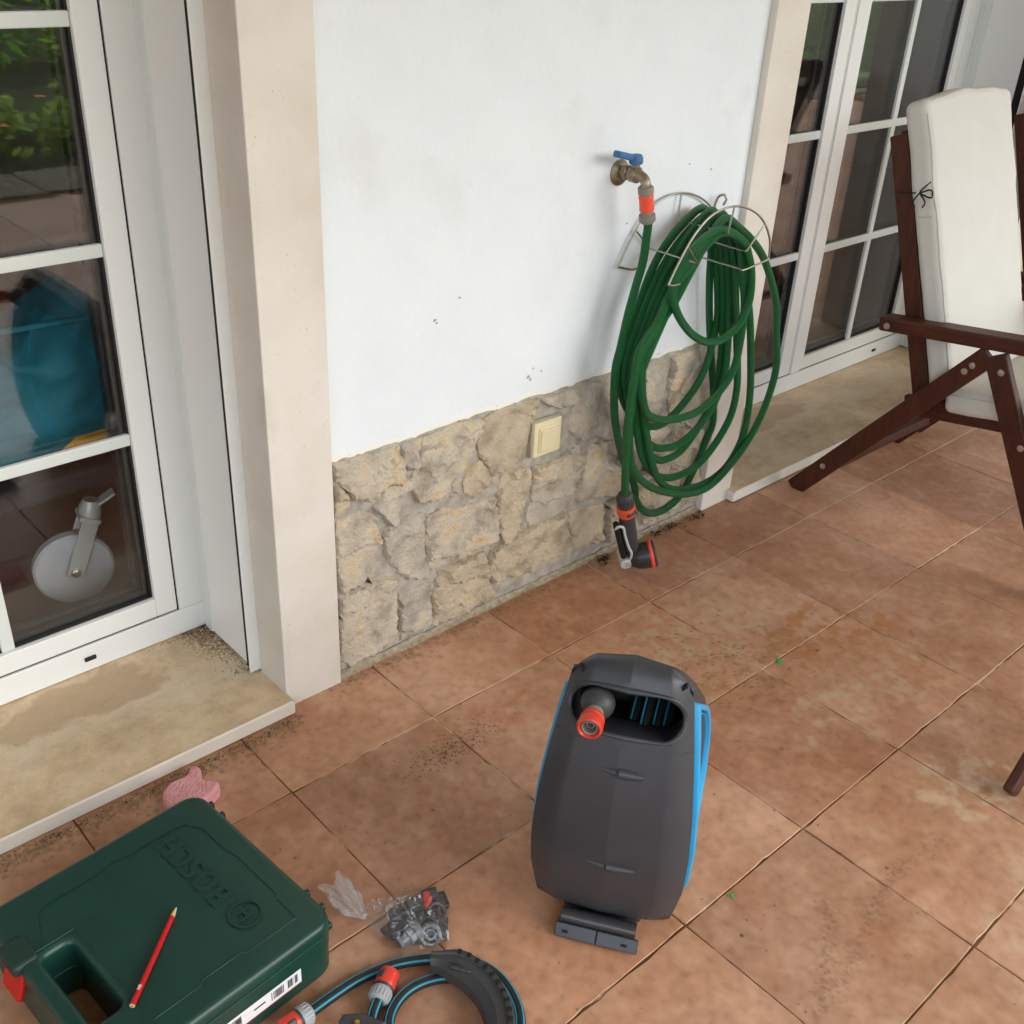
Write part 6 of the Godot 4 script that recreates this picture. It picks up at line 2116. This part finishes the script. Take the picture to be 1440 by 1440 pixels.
func _chair(label: String) -> Node3D:
	# near side frame stands in the plane x = 0, the chair faces +z
	var t := thing("folding_chair", label, "chair", Vector3(1.760, 0, 0.40), 0.0, "folding wooden chairs by the right door")
	var W := 0.55
	var P := func(x: float, y: float, z: float) -> Vector3: return Vector3(x, y, z - 0.40)
	var ax := Vector3.RIGHT
	for s in [0, 1]:
		var o := func(x: float) -> float: return x if s == 0 else W - x
		var rl := MB.new()
		board(rl, P.call(o.call(0.011), -0.002, 0.088), P.call(o.call(0.011), 0.547, 0.532), 0.052, 0.023, ax, 0.004)
		var rl_o := obj("rear_leg", rl, M.wood, t)
		var fl := MB.new()
		board(fl, P.call(o.call(0.0118), 0.552, 0.546), P.call(o.call(0.0115), 0.0, 0.850), 0.054, 0.0235, ax, 0.004)
		var fl_o := obj("front_leg", fl, M.wood, t)
		var arm := MB.new()
		board(arm, P.call(o.call(0.020), 0.545, 0.243), P.call(o.call(0.020), 0.615, 0.79), 0.036, 0.058, ax, 0.006)
		var arm_o := obj("armrest", arm, M.wood_z, t)
		var br := MB.new()
		board(br, P.call(o.call(0.066), 0.33, 0.385), P.call(o.call(0.066), 0.985, 0.152), 0.048, 0.024, ax, 0.004)
		obj("back_rail", br, M.wood, t)
		var sr := MB.new()
		board(sr, P.call(o.call(0.066), 0.335, 0.33), P.call(o.call(0.066), 0.425, 0.86), 0.052, 0.0235, ax, 0.004)
		obj("seat_rail", sr, M.wood_z, t)
		var bolt_k := 0
		var bx: float = -0.0012 if s == 0 else W + 0.0012
		for e in [[0.546, 0.268, -0.0095 if s == 0 else 0.0095], [0.514, 0.502, 0.0], [0.494, 0.487, 0.0], [0.519, 0.573, 0.0], [0.357, 0.668, 0.0], [0.104, 0.170, 0.0]]:
			var b := MB.new()
			b.lathe(Transform3D(Basis(Vector3(0, 0, 1), PI / 2 if s == 0 else -PI / 2), P.call(bx + e[2], e[0], e[1])), [Vector2(0, 0), Vector2(0.0085, 0.0), Vector2(0.0080, 0.0022), Vector2(0.0035, 0.0030), Vector2(0.0032, 0.0012), Vector2(0, 0.0012)], 16)
			obj("bolt", b, M.bolt, [arm_o, rl_o, rl_o, fl_o, fl_o, rl_o][bolt_k])
			bolt_k += 1
	for i in 7:
		var u := i / 6.0
		var sl := MB.new()
		sl.rbox(Transform3D(Basis(Vector3.RIGHT, -0.34), P.call(W * 0.5, lerpf(0.42, 0.965, u), lerpf(0.353, 0.159, u))), Vector3(W - 0.159, 0.058, 0.014), 0.003)
		obj("back_slat", sl, M.wood_x, t)
	for i in 7:
		var u := i / 6.0
		var sl := MB.new()
		sl.rbox(Transform3D(Basis(Vector3.RIGHT, -0.17), P.call(W * 0.5, lerpf(0.348, 0.42, u), lerpf(0.41, 0.84, u))), Vector3(W - 0.159, 0.014, 0.056), 0.003)
		obj("seat_slat", sl, M.wood_x, t)
	for e in [[0.115, 0.195], [0.33, 0.70], [0.365, 0.385]]:
		var cb := MB.new()
		cb.rbox(xf(P.call(W * 0.5, e[0], e[1])), Vector3(W - 0.05, 0.03, 0.022), 0.004)
		obj("crossbar", cb, M.wood_x, t)
	return t


func _cushion() -> void:
	var at := Vector3(2.003, 0.42, 0.42)
	var t := thing("chair_cushion", "thick cream white cushion on the folding chair beside the door", "cushion", at)
	var f := noise(951, 6.0, 3)
	# the back pad: axes u across, v up the back, w out of it
	var vdir := Vector3(0, 0.655, -0.233).normalized()
	var wdir := Vector3.RIGHT.cross(vdir).normalized()
	var back := Basis(Vector3.RIGHT, vdir, wdir)
	var L := 0.715
	var wide := 0.425
	var thick := 0.064
	var c := Vector3(0, 0.745, 0.305) - Vector3(0, at.y, at.z)
	var mb := MB.new()
	var bend := func(p: Vector3) -> Vector3:
		var e := Vector2(p.x / (wide * 0.5), p.y / (L * 0.5))
		var q := p
		if p.z > 0:
			q.z += 0.012 * maxf(0.0, (1 - pow(absf(e.x), 3.0)) * (1 - pow(absf(e.y), 4.0)))
			q.z += f.get_noise_2d(p.x, p.y) * 0.0022
			# creases that run in from the piped edges
			q.z -= 0.0014 * maxf(0.0, sin(p.y * 95.0 + f.get_noise_1d(p.y) * 6.0)) * smoothstep(0.72, 0.98, absf(e.x)) * (0.4 + f.get_noise_1d(p.y * 4.0))
		q.x += signf(p.x) * (0.006 * sin(p.y * 7.0) * 0.5 + f.get_noise_2d(p.y * 1.5, 3.0) * 0.005)
		q.y += signf(p.y) * f.get_noise_2d(p.x * 1.2, 9.0) * 0.005 - (0.014 * e.x * e.x if p.y > L * 0.4 else 0.0)
		return q
	mb.rbox(Transform3D(back, c), Vector3(wide, L, thick), 0.020, 4, 26, bend)
	obj("back_pad", mb.smooth(), M.cloth, t)
	var pipe := MB.new()
	var path := []
	var hw := wide * 0.5 - 0.007
	var hl := L * 0.5 - 0.007
	var corner := [[-hw, -hl, hw, -hl], [hw, -hl, hw, hl], [hw, hl, -hw, hl], [-hw, hl, -hw, -hl]]
	for e in corner:
		for i in 24:
			var u := i / 24.0
			var p := Vector3(lerpf(e[0], e[2], u), lerpf(e[1], e[3], u), thick * 0.5 - 0.0062)
			var rr := 0.03
			p.x = clampf(p.x, -hw, hw)
			var ex: float = absf(p.x) - (hw - rr)
			var ey: float = absf(p.y) - (hl - rr)
			if ex > 0 and ey > 0:
				var g := Vector2(ex, ey)
				g = g.normalized() * minf(g.length(), rr)
				p.x = signf(p.x) * (hw - rr + g.x)
				p.y = signf(p.y) * (hl - rr + g.y)
			path.append(c + back * (bend.call(p + Vector3(0, 0, 0)) as Vector3))
	path.append(path[0])
	pipe.tube(path, 0.0027, 8, false)
	obj("piping", pipe, M.piping, t)
	# seat pad
	var sdir := Vector3(0, 0.17, 1.0).normalized()
	var sup := sdir.cross(Vector3.RIGHT).normalized()
	var seat := Basis(Vector3.RIGHT, sup, Vector3.RIGHT.cross(sup))
	var sc := Vector3(0, 0.432, 0.67) - Vector3(0, at.y, at.z)
	var sm := MB.new()
	sm.rbox(Transform3D(seat, sc), Vector3(0.44, 0.064, 0.46), 0.020, 4, 20, func(p: Vector3) -> Vector3:
		var q := p
		if p.y > 0:
			q.y += 0.010 * (1 - pow(absf(p.x / 0.22), 3.0)) * (1 - pow(absf(p.z / 0.23), 4.0)) + f.get_noise_2d(p.x + 5, p.z) * 0.004
		q.x += signf(p.x) * f.get_noise_2d(p.z * 2.0, 13.0) * 0.008
		return q)
	obj("seat_pad", sm.smooth(), M.cloth, t)
	var sp := MB.new()
	var path2 := []
	for i in 41:
		var u := i / 40.0
		path2.append(sc + seat * Vector3(-0.218 + f.get_noise_2d(u, 4.0) * 0.003, 0.018, lerpf(-0.225, 0.225, u)))
	sp.tube(path2, 0.0026, 8)
	obj("piping", sp, M.piping, t)
	# tie cords knotted round the back rail, and the seam of the tie loop
	var tie := MB.new()
	var k := c + back * Vector3(-wide * 0.5 - 0.004, 0.135, -0.006)
	tie.tube(spline([k + Vector3(0.004, 0.030, 0.02), k + Vector3(-0.004, 0.010, 0.006), k, k + Vector3(-0.006, -0.020, -0.008), k + Vector3(-0.004, -0.034, -0.002)], 5), 0.0018, 7)
	tie.tube(spline([k, k + Vector3(-0.006, 0.014, 0.030), k + Vector3(-0.005, -0.004, 0.034), k], 5), 0.0018, 7)
	tie.tube(spline([k, k + Vector3(-0.007, -0.016, 0.022), k + Vector3(-0.006, -0.030, 0.018)], 5), 0.0018, 7)
	tie.tube(spline([k + Vector3(0.003, 0, 0), k + Vector3(-0.004, -0.005, -0.03), k + Vector3(-0.004, -0.008, -0.055)], 5), 0.0018, 7)
	obj("tie_cord", tie, M.string, t)
	for y in [0.170, 0.075]:
		var sl := MB.new()
		sl.tube([c + back * Vector3(-wide * 0.5 - 0.0015, y, thick * 0.5 - 0.012), c + back * Vector3(-wide * 0.5 - 0.0015, y + 0.004, -thick * 0.5 + 0.016)], 0.0011, 6)
		obj("side_seam", sl, M.piping, t)


func _table() -> void:
	# a folding garden table; only one foot of it reaches into the picture
	var t := thing("garden_table", "dark brown wooden table leg reaching in at the right edge of the tiles", "table", Vector3(1.45, 0, 1.30))
	var P := func(x: float, y: float, z: float) -> Vector3: return Vector3(x - 1.45, y, z - 1.30)
	for z in [1.088, 1.62]:
		for s in [0, 1]:
			var x0 := 1.026 if s == 0 else 1.90
			var x1 := 1.62 if s == 0 else 1.30
			var leg := MB.new()
			var p0: Vector3 = P.call(x0, 0.0, z + s * 0.028)
			var p1: Vector3 = P.call(x1, 0.70, z + s * 0.028)
			board(leg, p0 - (p1 - p0).normalized() * -0.012, p1, 0.045, 0.024, Vector3(0, 0, 1), 0.008)
			obj("leg", leg, M.table_wood, t)
	for i in 8:
		var sl := MB.new()
		sl.rbox(xf(P.call(1.47, 0.715, 1.02 + i * 0.09)), Vector3(0.72, 0.022, 0.082), 0.004)
		obj("top_slat", sl, M.table_wood, t)
	for x in [1.25, 1.69]:
		var ba := MB.new()
		ba.rbox(xf(P.call(x, 0.690, 1.34)), Vector3(0.05, 0.027, 0.70), 0.004)
		obj("batten", ba, M.table_wood, t)


func _object_materials() -> void:
	M.blue_paint = tri(mat(c8(52, 104, 156), 0.55), null, 10.0, M.grit, 0.03)
	M.grey_plastic = tri(mat(c8(132, 128, 120), 0.55), null, 10.0, M.grit, 0.01)
	M.mid_grey_plastic = mat(c8(112, 116, 120), 0.45)
	M.light_grey_plastic = mat(c8(158, 162, 166), 0.45)
	M.orange = mat(c8(232, 84, 56), 0.42)
	M.red_orange = mat(c8(214, 62, 44), 0.35)
	var weave := Image.create(128, 128, false, Image.FORMAT_L8)
	for y in 128:
		for x in 128:
			var u := (x + y) % 16
			var v := (x - y + 256) % 16
			var q := absf(u - 8) + absf(v - 8)
			weave.set_pixel(x, y, Color(q / 16.0, q / 16.0, q / 16.0))
	var wt := ImageTexture.create_from_image(weave)
	var gh := mat(Color.WHITE, 0.32, 0.0, 0.5)
	var wc := Image.create(128, 128, false, Image.FORMAT_RGB8)
	for y in 128:
		for x in 128:
			var q: float = weave.get_pixel(x, y).r
			wc.set_pixel(x, y, c8(0, 72, 32).lerp(c8(10, 122, 60), q))
	gh.albedo_texture = ImageTexture.create_from_image(wc)
	gh.heightmap_enabled = true
	gh.heightmap_texture = wt
	gh.heightmap_scale = 0.16
	gh.uv1_scale = Vector3(3.0, 56.0, 1.0)
	M.green_hose = gh
	M.dark_plastic = tri(mat(c8(60, 60, 62), 0.5), null, 8.0, M.grit, 0.01)
	M.dark_plastic_shiny = mat(c8(52, 53, 56), 0.3)
	M.black_rubber = mat(c8(22, 21, 21), 0.7)
	M.pale_grey = mat(c8(196, 196, 194), 0.45)
	M.cream = mat(c8(226, 214, 176), 0.4)
	M.reel = tri(mat(c8(57, 60, 66), 0.42, 0.0, 0.5), ntex(noise(971, 0.02, 3), 256, 256, [[0.0, Color(0.94, 0.94, 0.94)], [1.0, Color.WHITE]]), 3.0, ntex(noise(972, 0.4, 2), 512, 512), 0.012)
	M.black_hose = mat(c8(34, 36, 38), 0.45)
	M.cyan = mat(c8(38, 152, 182), 0.45)
	M.sky_blue = mat(c8(40, 160, 216), 0.4)
	M.case = tri(mat(c8(21, 64, 55), 0.38, 0.0, 0.5), ntex(noise(973, 0.015, 4), 256, 256, [[0.0, Color(0.9, 0.9, 0.9)], [1.0, Color.WHITE]]), 3.0, ntex(noise(974, 0.35, 2), 512, 512), 0.02)
	M.case_emboss = mat(c8(18, 56, 48), 0.5)
	M.case_dark = mat(c8(17, 50, 43), 0.6)
	M.red = mat(c8(190, 28, 24), 0.4)
	M.pencil_red = mat(c8(196, 24, 22), 0.3)
	M.pale_wood = mat(c8(214, 184, 140), 0.8)
	M.white_ink = mat(c8(235, 230, 226), 0.6)
	M.label_ink = mat(c8(30, 30, 34), 0.6)
	M.label_red = mat(c8(170, 50, 50), 0.6)
	# printed label: red border, drawing of a tool, bar code, small print
	var im := Image.create(512, 76, false, Image.FORMAT_RGB8)
	im.fill(c8(226, 226, 228))
	im.fill_rect(Rect2i(0, 0, 512, 4), c8(190, 60, 66))
	im.fill_rect(Rect2i(0, 72, 512, 4), c8(190, 60, 66))
	var r := RandomNumberGenerator.new()
	r.seed = 8
	for x in range(388, 500):
		if (x < 440 or x > 452) and r.randf() < 0.55:
			im.fill_rect(Rect2i(x, 18, 1, 40), c8(40, 40, 44))
	for x in range(250, 342):
		im.fill_rect(Rect2i(x, 20 + int((x - 250) * 0.02), 1, 12), c8(226, 226, 228))
	im.fill_rect(Rect2i(232, 16, 38, 44), c8(140, 140, 146))
	im.fill_rect(Rect2i(246, 22, 22, 26), c8(60, 62, 70))
	im.fill_rect(Rect2i(120, 42, 130, 6), c8(48, 52, 60))
	im.fill_rect(Rect2i(60, 46, 90, 5), c8(70, 74, 82))
	im.fill_rect(Rect2i(318, 34, 46, 8), c8(30, 30, 32))
	for y in [24, 30, 36, 54, 60]:
		for x in range(278, 312):
			if r.randf() < 0.5:
				im.set_pixel(x, y, c8(90, 90, 96))
	for y in [56, 61, 66]:
		for x in range(20, 180):
			if r.randf() < 0.45:
				im.set_pixel(x, y, c8(110, 110, 116))
	var lb := mat(Color.WHITE, 0.35)
	lb.albedo_texture = ImageTexture.create_from_image(im)
	M.label = lb
	M.sponge = tri(mat(Color.WHITE, 0.95, 0.0, 0.2), ntex(noise(981, 0.02, 4), 256, 256, [[0.0, c8(226, 156, 164)], [1.0, c8(240, 182, 188)]]), 6.0, ntex(noise(982, 0.12, 2, FastNoiseLite.TYPE_CELLULAR), 256, 256), 0.25)
	var fm := mat(Color(0.8, 0.8, 0.8, 0.045), 0.04)
	fm.transparency = BaseMaterial3D.TRANSPARENCY_ALPHA
	M.film = fm
	var fw := mat(Color(0.85, 0.85, 0.85, 0.20), 0.12)
	fw.transparency = BaseMaterial3D.TRANSPARENCY_ALPHA
	M.film_white = fw
	M.leaf_green = mat(c8(60, 170, 70), 0.6)
	M.dry = mat(c8(70, 52, 32), 0.9)
	M.dirt = mat(c8(64, 52, 38), 0.95)
	M.table_wood = tri(mat(Color.WHITE, 0.45, 0.0, 0.45), ntex(noise(985, 0.012, 4), 256, 256, [[0.0, c8(56, 26, 20)], [1.0, c8(96, 50, 36)]]), 3.0, M.fine, 0.02)


func _ready() -> void:
	# camera
	var cam := Camera3D.new()
	cam.name = "camera"
	add_child(cam)
	cam.projection = Camera3D.PROJECTION_FRUSTUM
	cam.near = 0.05
	cam.far = 200.0
	cam.size = 0.047784
	cam.frustum_offset = Vector2(0, 0.000112)
	cam.transform = Transform3D(Basis(Vector3(0.740616, 0.046422, 0.670323), Vector3(0.303824, 0.866666, -0.395703), Vector3(-0.599315, 0.496724, 0.627763)), Vector3(-0.724346, 1.436364, 1.523340))
	cam.current = true
	# overcast daylight from the open right-hand front
	var env := Environment.new()
	env.background_mode = Environment.BG_SKY
	var sm := ProceduralSkyMaterial.new()
	sm.sky_top_color = Color(0.80, 0.855, 0.915)
	sm.sky_horizon_color = Color(0.88, 0.91, 0.945)
	sm.sky_curve = 0.2
	sm.ground_bottom_color = Color(0.25, 0.24, 0.2)
	sm.ground_horizon_color = Color(0.45, 0.45, 0.42)
	sm.sky_energy_multiplier = 1.0
	var sky := Sky.new()
	sky.sky_material = sm
	env.sky = sky
	env.tonemap_mode = Environment.TONE_MAPPER_LINEAR
	env.tonemap_exposure = 5.3
	env.sdfgi_enabled = true
	env.ssao_enabled = true
	env.ssil_enabled = true
	var we := WorldEnvironment.new()
	we.name = "environment"
	we.environment = env
	add_child(we)
	var sun := DirectionalLight3D.new()
	sun.name = "sun"
	sun.light_energy = 0.2
	sun.light_color = Color(1.0, 0.995, 0.985)
	sun.light_angular_distance = 48.0
	sun.shadow_enabled = true
	add_child(sun)
	sun.look_at_from_position(Vector3(2.6, 2.4, 4.0), Vector3(0.6, 0.3, 0.0))
	_materials()
	_object_materials()
	_floor()
	_wall()
	_sills()
	_door("glazed_door", "white glazed door at the left with grey castor wheel behind its glass", -1.336, 0.113)
	_door("glazed_door", "white glazed double door at the right behind the folding chair", 1.558, 3.010)
	_guides()
	_rooms()
	_porch()
	_garden()
	_indoors()
	_hose_corner()
	_reel()
	_case()
	_floor_things()
	var ch := _chair("dark brown folding wooden armchair carrying the cream cushion")
	_cushion()
	var second: Node3D = ch.duplicate()
	second.name = numbered("folding_chair")
	add_child(second)
	second.position = ch.position + Vector3(0.66, 0, 0.0)
	second.set_meta("label", "second folding wooden chair cut off by the right edge of the picture")
	_table()
